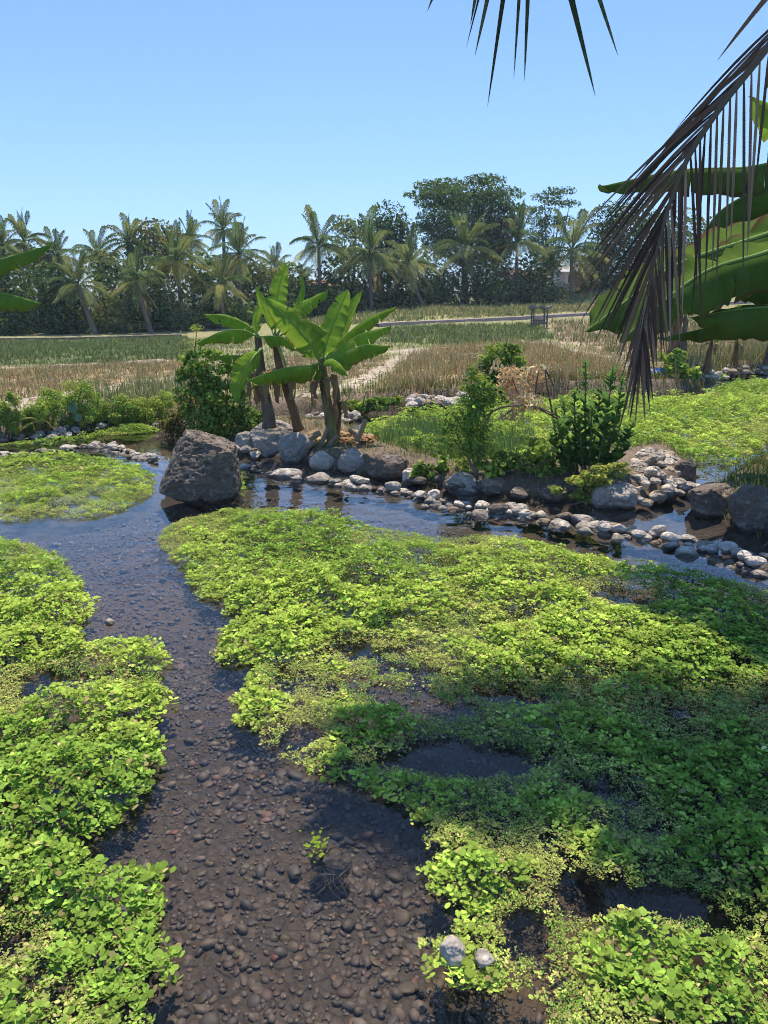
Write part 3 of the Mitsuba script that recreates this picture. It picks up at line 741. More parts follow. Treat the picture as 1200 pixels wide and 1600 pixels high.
cress('thin watercress patch in front of the left stone dam',
      [(-200, 722), (0, 722), (100, 716), (160, 718), (205, 728), (242, 748), (236, 774), (192, 798), (120, 812), (60, 815), (-200, 822)],
      [(100, 728, 90, 10, .5), (205, 752, 45, 14, .5), (50, 745, 60, 8, -.25), (150, 758, 40, 8, -.45), (60, 785, 60, 8, .2), (110, 772, 50, 5, -.3), (150, 790, 60, 8, .1)],
      .33, ZN, hmax=.16)
cress('wide bright watercress marsh between the island and the far right bank',
      [(545, 690), (575, 668), (640, 655), (740, 645), (850, 632), (950, 628), (1090, 622), (1130, 604), (1165, 598), (1210, 592), (1420, 585), (1420, 690), (1200, 690), (1185, 702), (1138, 730), (1070, 722), (1010, 706), (960, 714), (860, 724), (800, 736), (700, 730), (640, 714), (590, 700)],
      [(680, 662, 90, 8, .4), (1000, 640, 140, 10, .2), (1060, 668, 70, 6, -.1), (900, 700, 120, 14, .1), (1100, 700, 100, 16, .05), (1040, 690, 60, 6, -.3), (1130, 680, 60, 6, -.35), (1160, 650, 50, 8, .3), (1100, 648, 80, 8, .3)],
      .58, ZN, hmax=.34, yellow=.1)
cress('sprig of watercress at the right foot of the huge boulder', [(366, 745), (378, 742), (382, 760), (372, 772), (362, 768)], [], .7, ZN)
cress('little watercress along the left bank edge', [(-60, 700), (60, 692), (150, 681), (230, 670), (300, 668), (235, 677), (160, 684), (60, 698)], [], .5, ZN)
mbw = MB(); q = G(497, 1330); n = 46
stamp(mbw, *LEAF_ROUND, np.column_stack([q[0] + rng.normal(0, .03, n), q[1] + rng.normal(0, .05, n), R_(.01, .05, n)]), frames(rand_dirs(n, 1.5), R_(0, 6, n)), R_(.012, .026, n), vary((.2, .36, .04), n))
lab(mbw.build('watercress', 'cress_mat'), 'tiny floating watercress sprig by the flat brown stone', 'watercress', kind='stuff')

mb = MB(); q = G(530, 1335)
for k in range(40):
    a = R_(-1.6, 1.2); L = R_(.08, .22); b0 = np.array([q[0] + R_(-.08, .08), q[1] + R_(-.08, .10), R_(-.09, -.02)])
    c = catmull([b0, b0 + [math.sin(a) * L * .35 + R_(-.05, .05), -math.cos(a) * L * .3, .01], b0 + [math.sin(a) * L * .7 + R_(-.05, .05), -math.cos(a) * L * .65, -.01], b0 + [math.sin(a) * L + R_(-.07, .07), -math.cos(a) * L, -.02]], 12)
    v, f = tube(c, np.linspace(.0015, .0007, 12), 4); mb.add(v, f, np.array([.15, .12, .08]) * R_(.5, 1.2))
lab(mb.build('water_weed', 'wet_mat'), 'wispy brown strands of dead weed caught by the flat brown stone', 'water weed', kind='stuff')

# reeds and leafy weeds on the marsh behind the island edge
mb = MB(); q = rand_in(Polygon(Gs([(575, 692), (640, 672), (760, 680), (830, 690), (830, 730), (740, 734), (640, 716)])), 1500)
blades(mb, q, .30, .012, [((.14, .24, .10), 3), ((.12, .22, .05), 2), ((.22, .30, .12), 1)], lean=.2, per=4, clump=.05, hz=.0)
lab(mb.build('reeds', 'leaf_mat'), 'blue-green reeds in the marsh behind the banana mound', 'reeds', kind='stuff')

# ------------------------------------------------------------------ banana plants
def wave(n, f, ph): return np.sin(np.arange(n) * f + ph)


def banana_leaf(parent, pts, width, nhint=(0, 0, 1), fold=35., tears=(), seed=0, label=None, curl=0.0, fold_far=None, gaps=.6, taper=.8, mat='banana_mat', tone=None):
    """a blade on both sides of the midrib through the points pts (base to tip), torn across at the given fractions; its midrib is a sub-part"""
    r = np.random.default_rng(seed + 1000)
    N, M = 44, 6
    mid = catmull(pts, N); t = np.linspace(0, 1, N)
    tan = norm(np.gradient(mid, axis=0))
    nh = norm(np.asarray(nhint, float))
    side = norm(np.cross(tan, nh)); nrm = norm(np.cross(side, tan))
    stalk = .10
    tt = np.clip((t - stalk) / (1 - stalk), 0, 1)
    wid = width * .5 * np.clip(np.minimum(1.15 * np.sin(math.pi * np.clip(tt, 0, 1) ** .75) ** .55, 1.), 0, 1) * (1 - (1 - taper) * tt)
    V, F, UV, n0 = [], [], [], 0
    for s in (-1, 1):
        cuts = sorted(set([stalk] + [c + r.uniform(-.02, .02) for c in tears if r.uniform() < .85] + [1.0]))
        for a, b in zip(cuts[:-1], cuts[1:]):
            K = max(4, int((b - a) * 46))
            tk = np.linspace(a, b, K)
            m = np.stack([np.interp(tk, t, mid[:, k]) for k in range(3)], 1); sd = norm(np.stack([np.interp(tk, t, side[:, k]) for k in range(3)], 1))
            nn = norm(np.stack([np.interp(tk, t, nrm[:, k]) for k in range(3)], 1)); tn = norm(np.stack([np.interp(tk, t, tan[:, k]) for k in range(3)], 1))
            w = np.interp(tk, t, wid)
            dfold = r.normal(0, 7) if len(cuts) > 2 else 0
            ff = math.radians(1) * ((fold_far if (fold_far is not None and s > 0) else fold) + dfold)
            cor = .22 * width * (meshkit.fbm(np.stack([tk * 17, 0 * tk + s, 0 * tk + seed], 1), 3, seed) - .5)
            sq = gaps if len(cuts) > 2 else 0
            for j in range(M + 1):
                q = j / M
                ang = ff * (.35 + .95 * q) + curl * q * q
                tc = (a + b) / 2
                shift = (tc - tk)[:, None] * sq * q ** 2 * .22 * np.linalg.norm(mid[-1] - mid[0])
                p = m + (sd * s * np.cos(ang) - nn * np.sin(ang)) * (w * q)[:, None] + nn * (cor * q)[:, None] + tn * shift - np.array([0, 0, .10]) * (w * q * q)[:, None] * abs(math.sin(ff))
                V.append(p); UV.append(np.stack([tk, np.full(K, q)], 1))
            idx = n0 + np.arange((M + 1) * K).reshape(M + 1, K)
            A, B, C, D = idx[:-1, :-1].ravel(), idx[:-1, 1:].ravel(), idx[1:, :-1].ravel(), idx[1:, 1:].ravel()
            F += [np.stack([A, B, D], 1), np.stack([A, D, C], 1)]
            n0 += (M + 1) * K
    key = numbered(parent + '__leaf')
    scene[key] = ply(trimesh.Trimesh(np.vstack(V), np.vstack(F), process=False), mat, smooth=True, uv=np.vstack(UV))
    if label: lab(key, label)
    tv, tf = tube(mid - nrm * .004, np.interp(t, [0, .1, 1], [.028, .017, .003]) * width / .46, 6)
    scene[numbered(key + '__midrib')] = ply(trimesh.Trimesh(tv, tf, process=False), 'matte_mat', smooth=True, color=np.ones((len(tv), 3)) * (.22, .30, .09))
    return key


def stem(parent, pts, r0, r1, cols, name='trunk', sides=12, label=None):
    c = catmull(pts, 24); v, f = tube(c, np.interp(np.linspace(0, 1, 24), [0, .12, 1], [r0 * 1.18, r0, r1]), sides)
    nz = meshkit.fbm(v * [22, 22, 3.5], 3, 71); nz2 = meshkit.fbm(v * [9, 9, 9], 3, 72)
    ctr = np.repeat(c, sides, 0); vv = v.copy(); vv[:len(ctr)] = ctr + (v[:len(ctr)] - ctr) * (1 + .22 * (nz[:len(ctr), None] - .5))
    a, b = np.array(cols[0]), np.array(cols[1])
    w = sstep(.35, .65, nz * .6 + nz2 * .4)[:, None]
    key = numbered(parent + '__' + name)
    scene[key] = ply(trimesh.Trimesh(vv, f, process=False), 'matte_mat', smooth=True, color=(a * (1 - w) + b * w) * (.7 + .6 * nz2[:, None]), keep=True)
    if label: lab(key, label)
    return key


def dry_strips(parent, pos, n, size, name='dead_leaf', spread=.05, drop=.35):
    for k in range(n):
        a = R_(0, 6.28); o = np.array([math.cos(a), math.sin(a), 0])
        p0 = np.array(pos) + o * spread; L = size * R_(.6, 1.2)
        pts = catmull([p0, p0 + o * L * .35 + [0, 0, -L * .15], p0 + o * L * .42 + [0, 0, -L * .6], p0 + o * L * .38 + [0, 0, -L * .95]], 9)
        sd = np.array([-o[1], o[0], 0]); w = np.interp(np.linspace(0, 1, 9), [0, .4, 1], [.02, .06, .02]) * R_(.7, 1.3)
        wob = rng.normal(0, .012, (9, 3))
        v = np.stack([pts - sd * w[:, None] + wob, pts + o * .02, pts + sd * w[:, None] - wob], 1).reshape(-1, 3)
        f = []
        for i in range(8):
            for j in range(2):
                q = i * 3 + j; f += [[q, q + 1, q + 4], [q, q + 4, q + 3]]
        key = numbered(parent + '__' + name)
        scene[key] = ply(trimesh.Trimesh(v, f, process=False), 'dry_mat', smooth=True, color=vary((.28, .19, .10), len(v), .15, .05))


GREEN_STEM = ((.20, .21, .07), (.12, .085, .045)); BROWN_STEM = ((.26, .155, .075), (.13, .08, .045)); DARK_STEM = ((.19, .15, .11), (.10, .078, .06))
YB = float(hit(520, 694)[1])


def PX(px, py, dy=0.): return P(px, py, YB + dy)


def bl(parent, pts, wpx, **k):
    w = wpx * (YB * 1.04) / FPX
    k['tears'] = tuple(k.get('tears', ())) + tuple(np.random.default_rng(k.get('seed', 0)).uniform(.2, .95, 3))
    return banana_leaf(parent, [PX(*p) for p in pts], w, **k)


front = thing('banana_plant', 'tall banana plant with smooth greenish trunk at the right of the clump by the boulder', 'banana plant')
stem(front, [PX(521, 697), PX(516, 660), PX(508, 610), PX(504, 575, .02), PX(504, 560, .02)], .088, .055, GREEN_STEM)
stem(front, [PX(524, 692, .25), PX(528, 640, .22), PX(522, 585, .15)], .06, .05, ((.17, .14, .06), (.12, .08, .05)), name='side_trunk')
CAMN = (0.05, -1, .35)
bl(front, [(503, 565), (487, 540, -.1), (452, 500, -.25), (414, 466, -.35)], 47, nhint=(-.25, -.9, .55), fold=18, tears=(.75,), seed=1)
bl(front, [(504, 562), (512, 530, 0), (527, 490, .05), (545, 452, .05)], 37, nhint=(.1, -1, .1), fold=12, tears=(.25,), seed=2, label='bright upright leaf glowing against the light')
bl(front, [(505, 563), (530, 534, .15), (570, 500, .35), (620, 479, .55)], 36, nhint=(-.1, -.35, 1), fold=52, tears=(.3, .45, .62, .8), seed=3)
bl(front, [(505, 566), (530, 545, -.1), (565, 522, -.25), (612, 509, -.35)], 46, nhint=(-.1, -.5, .9), fold=38, tears=(.4, .72), seed=4)
bl(front, [(506, 568), (530, 556, -.2), (570, 539, -.4), (610, 541, -.6)], 44, nhint=(0, -.3, 1), fold=66, tears=(.3, .5, .75), seed=5)
bl(front, [(506, 566), (518, 561, -.3), (532, 570, -.5), (544, 588, -.6)], 30, nhint=(.4, -.4, 1), fold=40, seed=6)
bl(front, [(502, 568), (480, 571, -.3), (440, 576, -.5), (386, 594, -.7)], 50, nhint=(0, -.25, 1), fold=70, tears=(.2, .32), seed=7)
bl(front, [(508, 560), (528, 530, .4), (548, 490, .6), (567, 453, .7)], 30, nhint=(.5, -.8, .2), fold=30, tears=(.6,), seed=8)
bl(front, [(505, 566), (500, 545, .4), (478, 515, .7), (452, 489, .9)], 32, nhint=(-.3, -.4, .9), fold=40, tears=(.4,), seed=9)
for k, q in enumerate(((494, 590), (488, 596))):
    bl(front, [(503, 575), (496, 580, -.1), (q[0], q[1], -.12), (q[0] - 6, q[1] + 18, -.1)], 17, nhint=(-.6, -.6, .5), fold=50, seed=20 + k, label='small yellowing hanging leaf')
dry_strips(front, PX(506, 588), 9, .45)
dry_strips(front, PX(526, 625, .2), 4, .35)

midp = thing('banana_plant', 'banana plant with a bare orange-brown leaning trunk in the middle of the clump', 'banana plant')
stem(midp, [PX(467, 672, .35), PX(458, 640, .3), PX(446, 603, .3), PX(434, 560, .25), PX(430, 525, .25)], .082, .05, BROWN_STEM)
stem(midp, [PX(430, 530, .1), PX(441, 556, -.05), PX(450, 585, -.1)], .030, .018, ((.34, .36, .12), (.26, .28, .09)), name='leaf_stalk', sides=8)
bl(midp, [(430, 525, .25), (430, 490, .3), (436, 450, .35), (447, 410, .4)], 33, nhint=(.15, -1, .1), fold=16, tears=(.3, .55), seed=31)
bl(midp, [(432, 525, .25), (450, 495, .4), (478, 470, .5), (512, 454, .6)], 40, nhint=(-.3, -.5, .8), fold=30, tears=(.35, .55, .7, .85), seed=32, label='leaf with a torn yellow-brown edge')
bl(midp, [(433, 527, .25), (462, 510, .1), (490, 505, 0), (512, 522, -.1)], 34, nhint=(.1, -.5, .9), fold=45, tears=(.5,), seed=33)
bl(midp, [(434, 522, .3), (462, 490, .8), (474, 460, .9), (473, 430, 1.)], 22, nhint=(.5, -.8, .1), fold=40, seed=34)
bl(midp, [(428, 525, .2), (418, 500, 0), (409, 475, -.1), (399, 447, -.1)], 20, nhint=(-.3, -.9, .2), fold=35, seed=35)
bl(midp, [(436, 530, .2), (455, 528, .3), (475, 540, .4), (486, 560, .4)], 30, nhint=(.3, -.4, .9), fold=50, tears=(.5,), seed=36)
dry_strips(midp, PX(436, 575, .25), 8, .5)

leftp = thing('banana_plant', 'banana plant with dark stubby trunk behind the leafy bush, leftmost of the clump', 'banana plant')
stem(leftp, [PX(421, 668, .15), PX(419, 640, .15), PX(411, 605, .15), PX(406, 560, .1), PX(403, 525, .1)], .105, .05, DARK_STEM)
bl(leftp, [(404, 525, .1), (385, 507, .1), (355, 494, .05), (319, 491, 0)], 34, nhint=(.1, -.55, .85), fold=40, tears=(.8,), seed=41)
bl(leftp, [(404, 527, 0), (380, 516, -.15), (345, 518, -.3), (306, 537, -.45)], 38, nhint=(.1, -.45, 1), fold=62, tears=(.25, .5), seed=42)
bl(leftp, [(403, 535, .1), (392, 556, 0), (365, 555, -.1), (335, 556, -.2)], 30, nhint=(0, -.4, 1), fold=55, tears=(.3,), seed=43)
bl(leftp, [(408, 545, -.1), (395, 560, -.35), (380, 592, -.45), (369, 630, -.45)], 44, nhint=(.75, -.6, .5), fold=28, tears=(.3, .45, .6, .75), seed=44, label='drooping leaf with pale curving midrib')
bl(leftp, [(405, 526, .05), (425, 525, 0), (445, 528, -.05), (463, 548, -.1)], 34, nhint=(0, -.4, 1), fold=55, seed=45)
bl(leftp, [(403, 526, .1), (399, 505, .1), (402, 490, .08), (408, 476, .05)], 22, nhint=(.2, -1, 0), fold=45, tears=(.5,), seed=46, label='pale furled young leaf')
bl(leftp, [(403, 545, .2), (404, 570, .1), (412, 590, .05), (416, 615, 0)], 26, nhint=(.2, -.9, .2), fold=45, tears=(.3, .6), seed=47)
dry_strips(leftp, PX(409, 580, .1), 9, .5)

# dry litter round the banana feet
t = thing('banana_litter', 'heap of dry brown banana leaves and sheaths at the foot of the front trunk', 'dry leaves')
lab(t, labels[t]['label'], 'dry leaves')
for k in range(70):
    px = R_(480, 580); py = np.interp(px, [480, 580], [692, 688]) + R_(-12, 8)
    p = hit(px, py) + [0, 0, R_(.01, .09)]
    L = R_(.12, .4); a = R_(0, 6.28); d = np.array([math.cos(a), math.sin(a), R_(-.2, .25)]); sd = np.array([-math.sin(a), math.cos(a), 0])
    c = p + d * L * np.linspace(-.5, .5, 6)[:, None] + np.array([0, 0, .05]) * np.sin(np.linspace(0, 3.1, 6))[:, None] * R_(-.3, 1)
    w = np.interp(np.linspace(0, 1, 6), [0, .4, 1], [.01, .045, .012])[:, None] * R_(.6, 1.4)
    v = np.stack([c - sd * w, c + [0, 0, -.015], c + sd * w], 1).reshape(-1, 3)
    f = [x for i in range(5) for j in range(2) for x in ([i * 3 + j, i * 3 + j + 1, i * 3 + j + 4], [i * 3 + j, i * 3 + j + 4, i * 3 + j + 3])]
    scene[numbered(t + '__dead_leaf')] = ply(trimesh.Trimesh(v, f, process=False), 'dry_mat', smooth=True, color=vary(((.33, .21, .12), (.24, .14, .08), (.42, .33, .22))[k % 3], len(v), .1, .04))
for (a, b, r) in (((556, 690), (571, 655), .05), ((560, 683), (545, 672), .04), ((498, 700), (512, 668), .045), ((508, 703), (526, 680), .05), ((478, 690), (500, 676), .06)):
    p, q = PX(*a, -.12), PX(*b, -.05)
    v, f = tube(catmull([p, (p + q) / 2 + [.02, 0, .02], q], 8), np.linspace(r, r * .75, 8), 7)
    scene[numbered(t + '__stump')] = ply(trimesh.Trimesh(v, f, process=False), 'matte_mat', smooth=True, color=vary((.27, .20, .13), len(v), .15, .04))

# bananas of the right bank: trunks outside the frame, leaves reaching in
Y1 = 8.7


def PR(px, py, dy=0.): return P(px, py, Y1 + dy)


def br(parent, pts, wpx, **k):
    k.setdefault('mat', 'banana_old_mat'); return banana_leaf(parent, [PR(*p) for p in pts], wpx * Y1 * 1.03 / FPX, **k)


big = thing('banana_plant', 'large banana plant on the right bank whose broad dark leaves reach into the picture', 'banana plant')
z0 = 0.2
crown = PR(1360, 350, .2)
stem(big, [[crown[0] + .1, crown[1], z0], [crown[0] + .06, crown[1], 1.2], crown + [0, 0, -.5], crown + [0, 0, -.1]], .12, .07, GREEN_STEM)
br(big, [(1360, 345, .2), (1290, 330, .1), (1200, 364, -.2), (1060, 412, -.5), (985, 465, -.6), (915, 517, -.7)], 118, nhint=(.05, -.16, 1), fold=66, fold_far=-8, tears=(.3, .62, .8), seed=51, taper=.72, label='long dark leaf with sunlit upper edge, uppermost of the three big ones')
br(big, [(1360, 355, .1), (1290, 350, 0), (1200, 392, -.5), (1110, 420, -.7), (1040, 468, -.8), (968, 535, -.9)], 112, nhint=(.05, -.16, 1), fold=68, fold_far=-8, tears=(.28, .52, .56, .78), gaps=.7, seed=52, taper=.75, label='second long dark leaf, torn below the middle')
br(big, [(1370, 380, .2), (1330, 440, .1), (1250, 474, -.3), (1160, 482, -.5), (1078, 496, -.6)], 92, nhint=(0, -.1, 1), fold=80, fold_far=0, tears=(.55,), seed=53, taper=1.0, label='lowest dark leaf hanging like a curtain')
br(big, [(1365, 350, .4), (1270, 255, .5), (1160, 262, .6), (1060, 266, .6), (934, 292, .6)], 84, nhint=(0, -.05, 1), fold=70, tears=(.35, .42, .5, .7, .8, .9), seed=54, taper=.7, label='highest leaf with a dry brown tip')
br(big, [(1362, 350, .3), (1260, 285, .5), (1180, 300, .6), (1120, 335, .7), (1085, 395, .75)], 96, nhint=(-.3, -.1, .9), fold=60, tears=(.45, .7), seed=55)
br(big, [(1365, 345, .3), (1300, 270, .5), (1235, 200, .7), (1170, 150, .8)], 84, nhint=(-.2, -.9, .2), fold=25, tears=(.4, .55, .7), seed=56, mat='banana_mat', label='upright leaf lit from behind')
br(big, [(1365, 360, .5), (1280, 420, .6), (1220, 440, .7), (1155, 468, .8)], 70, nhint=(0, -.3, 1), fold=64, tears=(.5, .7), seed=57)
br(big, [(1362, 380, .3), (1280, 455, .5), (1150, 500, .9), (1025, 530, 1.2)], 62, nhint=(0, -.1, 1), fold=66, tears=(.5,), seed=58)
br(big, [(1365, 350, .6), (1270, 300, 1.0), (1200, 320, 1.1), (1165, 372, 1.2)], 80, nhint=(.2, -.1, 1), fold=64, tears=(.5,), seed=59)
br(big, [(1365, 345, .4), (1300, 240, .9), (1240, 150, 1.2), (1215, 60, 1.4)], 84, nhint=(.3, -.9, .1), fold=25, tears=(.5, .7), seed=60, mat='banana_mat')

br(big, [(1362, 340, .6), (1290, 360, .9), (1210, 400, 1.1), (1110, 430, 1.2), (1030, 470, 1.3)], 110, nhint=(.1, -.1, 1), fold=40, tears=(.4, .6), seed=64)  # from here on, leaves added behind the others to widen the cast shadows
br(big, [(1365, 330, .8), (1300, 330, 1.3), (1220, 345, 1.6), (1120, 380, 1.8), (1060, 420, 1.9)], 110, nhint=(.1, -.1, 1), fold=40, tears=(.4, .6), seed=65)
br(big, [(1365, 320, .5), (1420, 200, 1.0), (1380, 120, 1.8), (1290, 110, 2.4)], 100, nhint=(.1, -.3, 1), fold=40, tears=(.4, .6), seed=66)
# the plant whose leaves enter at the left edge
Y2 = 7.5
lef = thing('banana_plant', 'banana plant outside the left edge with two leaves reaching into the picture', 'banana plant')
bx = P(-150, 500, Y2)
stem(lef, [[bx[0], bx[1], .0], [bx[0], bx[1], 1.2], [bx[0] + .03, bx[1], 2.1]], .11, .06, GREEN_STEM)
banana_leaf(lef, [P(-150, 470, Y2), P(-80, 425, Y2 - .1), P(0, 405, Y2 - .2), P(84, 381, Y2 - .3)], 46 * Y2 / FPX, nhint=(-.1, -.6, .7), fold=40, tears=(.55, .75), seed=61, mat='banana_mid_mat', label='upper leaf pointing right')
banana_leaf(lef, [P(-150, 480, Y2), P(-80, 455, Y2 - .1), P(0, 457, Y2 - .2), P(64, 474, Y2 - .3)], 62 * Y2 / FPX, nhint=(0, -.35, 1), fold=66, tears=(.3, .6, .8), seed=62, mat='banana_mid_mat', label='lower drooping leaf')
banana_leaf(lef, [P(-150, 470, Y2), P(-160, 420, Y2), P(-175, 370, Y2), P(-190, 320, Y2)], 50 * Y2 / FPX, nhint=(0, -1, .2), fold=30, tears=(.5,), seed=63)

# smaller bananas by the far right bank
def small_banana(px, py, hpx, label, n=7, seed=0, stem_cols=BROWN_STEM, spread=1.0, tiltx=0):
    b = hit(px, py); t = thing('banana_plant', label, 'banana plant'); s = b[1] * 1.04 / FPX
    hh = hpx * s; r = np.random.default_rng(seed)
    top = b + [tiltx * s, 0, hh * .5]
    stem(t, [b - [0, 0, .1], (b + top) / 2 + [r.uniform(-.04, .04), 0, 0], top], .05 + hh * .04, .04, stem_cols, sides=8)
    for k in range(n):
        a = k / n * 6.28 + r.uniform(-.3, .3); el = r.uniform(.3, 1.25); L = hh * r.uniform(.45, .7) * spread
        d = np.array([math.cos(a) * math.cos(el), math.sin(a) * math.cos(el), math.sin(el)])
        p1 = top + d * L * .55; p2 = p1 + (d * [1, 1, .25] + [0, 0, -.25 * math.cos(el)]) * L * .5
        banana_leaf(t, [top - [0, 0, .05], top + d * L * .2, p1, p2], L * .30, nhint=np.array([0, -.3, 1.]) - d * .4, fold=38, tears=(.4, .6, .8), seed=seed * 20 + k)
    dry_strips(t, top - [0, 0, .1], 4, hh * .25)


small_banana(1105, 590, 110, 'young banana with a thick brown stump on the far right bank', 7, 3, spread=.55)
small_banana(1048, 572, 190, 'tall pale-leaved banana behind the dead palm frond', 8, 4, spread=1.0)
small_banana(1062, 573, 150, 'dark-trunked banana just right of the blue bundle', 7, 5, DARK_STEM, spread=.8)
small_banana(1198, 588, 170, 'banana with a dark bare trunk at the right edge of the far bank', 6, 6, DARK_STEM)
small_banana(1000, 560, 130, 'slender young banana among the reeds left of the blue bundle', 6, 8, GREEN_STEM, spread=.8)
small_banana(1145, 578, 90, 'dried banana stalk with limp leaves right of the thick brown stump', 4, 9, BROWN_STEM, spread=.5)

# ------------------------------------------------------------------ the coconut palm beside the viewer: trunk and crown outside the frame
def leaflet(key, base, d, L, w, col, droop=.35, mat='dry_mat', n=7, twist=None):
    d = norm(d); t = np.linspace(0, 1, n)
    c = base + d * (L * t)[:, None] + np.array([0, 0, -1.0]) * (droop * L * t**2)[:, None]
    tan = norm(np.gradient(c, axis=0)); ref = np.array([.25, 1, .1]) if twist is None else np.asarray(twist, float)
    s = norm(np.cross(tan, ref)); nn = norm(np.cross(s, tan))
    ww = np.interp(t, [0, .08, .5, .85, 1], [.5, .9, 1, .5, .06]) * w * .5
    v = np.stack([c - s * ww[:, None] - nn * ww[:, None] * .5, c, c + s * ww[:, None] - nn * ww[:, None] * .5], 1).reshape(-1, 3)
    f = [x for i in range(n - 1) for j in range(2) for x in ([i * 3 + j, i * 3 + j + 1, i * 3 + j + 4], [i * 3 + j, i * 3 + j + 4, i * 3 + j + 3])]
    colr = np.asarray(col) * np.exp(rng.normal(0, .18)) * np.ones((len(v), 1)); return (v, np.array(f), colr)


def add_leaflet(parent, *a, mat='dry_mat', **k):
    v, f, c = leaflet(None, *a, **k)
    scene[numbered(parent + '__leaflet')] = ply(trimesh.Trimesh(v, f, process=False), mat, smooth=True, color=c)


palm = thing('coconut_palm', 'coconut palm just right of the viewer, dead brown frond hanging into the picture', 'palm tree')
CR = np.array([4.2, 6.35, 6.1])
stem(palm, [[5.2, 6.9, 0], [5.15, 6.85, 2], [4.7, 6.6, 4], CR + [.1, .05, -.1]], .17, .12, ((.20, .18, .15), (.11, .10, .085)))
rp = catmull([CR, P(1330, -110, 5.7), P(1205, 66, 5.3), P(1130, 162, 5.2), P(1077, 243, 5.1), P(1046, 320, 5.08), P(1024, 400, 5.05), P(1009, 480, 5.05), P(1000, 560, 5.05)], 100)
dead = numbered(palm + '__dead_frond')
v, f = tube(rp, np.linspace(.030, .004, 100), 6)
scene[dead] = ply(trimesh.Trimesh(v, f, process=False), 'matte_mat', smooth=True, color=vary((.15, .10, .07), len(v), .1, .03)); lab(dead, 'dead brown hanging frond')
DB = [(.19, .125, .088), (.10, .07, .055), (.29, .205, .155)]
for i in range(20, 99, 1):
    t = i / 99; tn = norm(rp[min(i + 1, 99)] - rp[i - 1])
    e = sstep(.35, .95, t)
    if i % 2 == 0 or i % 3 == 0 or i % 5 == 0:
        d = np.array([-.68, .05, -.60]) * (1 - e) + np.array([-.10, 0, -1]) * e + rng.normal(0, .05, 3)
        add_leaflet(dead, rp[i], d, R_(.8, 1.15) * (1 - .5 * e), .018, DB[rng.integers(3)], droop=.18)
    if i % 2 == 1 or t > .85:
        d = np.array([.06 + .14 * e, -.05, -1.0]) + rng.normal(0, .045, 3)
        add_leaflet(dead, rp[i], d, R_(.85, 1.25) * (1 - .6 * e), .019, DB[rng.integers(3)], droop=.05)
tipb = P(838, -140, 6.3)
gr = catmull([CR + [-.05, 0, .15], CR + [-1.1, .15, .75], P(880, -420, 6.3), P(850, -260, 6.3), tipb], 60)
gf = numbered(palm + '__green_frond')
v, f = tube(gr, np.linspace(.028, .004, 60), 6)
scene[gf] = ply(trimesh.Trimesh(v, f, process=False), 'matte_mat', smooth=True, color=vary((.16, .18, .06), len(v), .1, .03)); lab(gf, 'green frond overhead with only its leaflet tips in view')
GD = (.05, .065, .035)
for (a, b, c, d, w) in ((745, -170, 668, 15, .05), (775, -180, 735, 42, .045), (790, -170, 728, 82, .02), (800, -180, 742, 92, .04), (812, -180, 762, 162, .034), (822, -170, 803, 118, .028), (832, -180, 819, 132, .034), (848, -180, 930, 150, .046), (858, -190, 912, 72, .02), (872, -200, 965, 92, .04)):
    p, q = P(a, b, 6.3), P(c, d, 6.3 + R_(-.1, .1)); L = np.linalg.norm(q - p)
    v, f, cc = leaflet(None, p, q - p, L, w, GD, droop=R_(-.03, .03), twist=(.1, 1, .1), n=9)
    scene[numbered(gf + '__leaflet')] = ply(trimesh.Trimesh(v, f, process=False), 'leaf_mat', smooth=True, color=cc)
p, q = P(1290, -110, 5.3), P(1124, 69, 5.2)
v, f, cc = leaflet(None, p, q - p, np.linalg.norm(q - p), .036, DB[0], droop=.1); scene[numbered(dead + '__leaflet')] = ply(trimesh.Trimesh(v, f, process=False), 'dry_mat', smooth=True, color=cc)


def near_frond(az, el, L, droop):
    d = np.array([math.cos(az) * math.cos(el), math.sin(az) * math.cos(el), math.sin(el)])
    t = np.linspace(0, 1, 40); c = CR + d * (L * t)[:, None] + np.array([0, 0, -1.]) * (droop * L * t**2.2)[:, None]
    mb = MB(); v, f = tube(c, np.linspace(.028, .005, 40), 5); mb.add(v, f, (.16, .18, .06))
    for i in range(5, 40):
        for s in (-1, 1):
            for o in (0, .5):
                j = min(i + o, 39); b = np.array([np.interp(j, np.arange(40), c[:, k]) for k in range(3)])
                tn = norm(c[min(i + 1, 39)] - c[i - 1]); sd = norm(np.cross(tn, [0, 0, 1])) * s
                Ls = 1.0 * min(1, .35 + 2.2 * i / 40) * min(1, .45 + 2.0 * (40 - i) / 40)
                v, f, cc = leaflet(None, b, sd * .8 + tn * .55 + [0, 0, .1], Ls * R_(.85, 1.1), .05, (.07, .12, .03), droop=.35, twist=(0, 0, 1), n=5)
                mb.add(v, f, cc)
    mb.build('frond', 'leaf_mat', palm)


for az, el, L, dr_ in ((180, 22, 4.3, .22), (173, 34, 4.2, .30), (184, 48, 3.8, .36), (112, 36, 3.9, .30), (60, 25, 3.6, .4), (20, 30, 3.6, .4), (-20, 35, 3.6, .4), (30, 65, 3.5, .2), (75, 60, 3.5, .2)):
    near_frond(math.radians(az), math.radians(el), L, dr_)

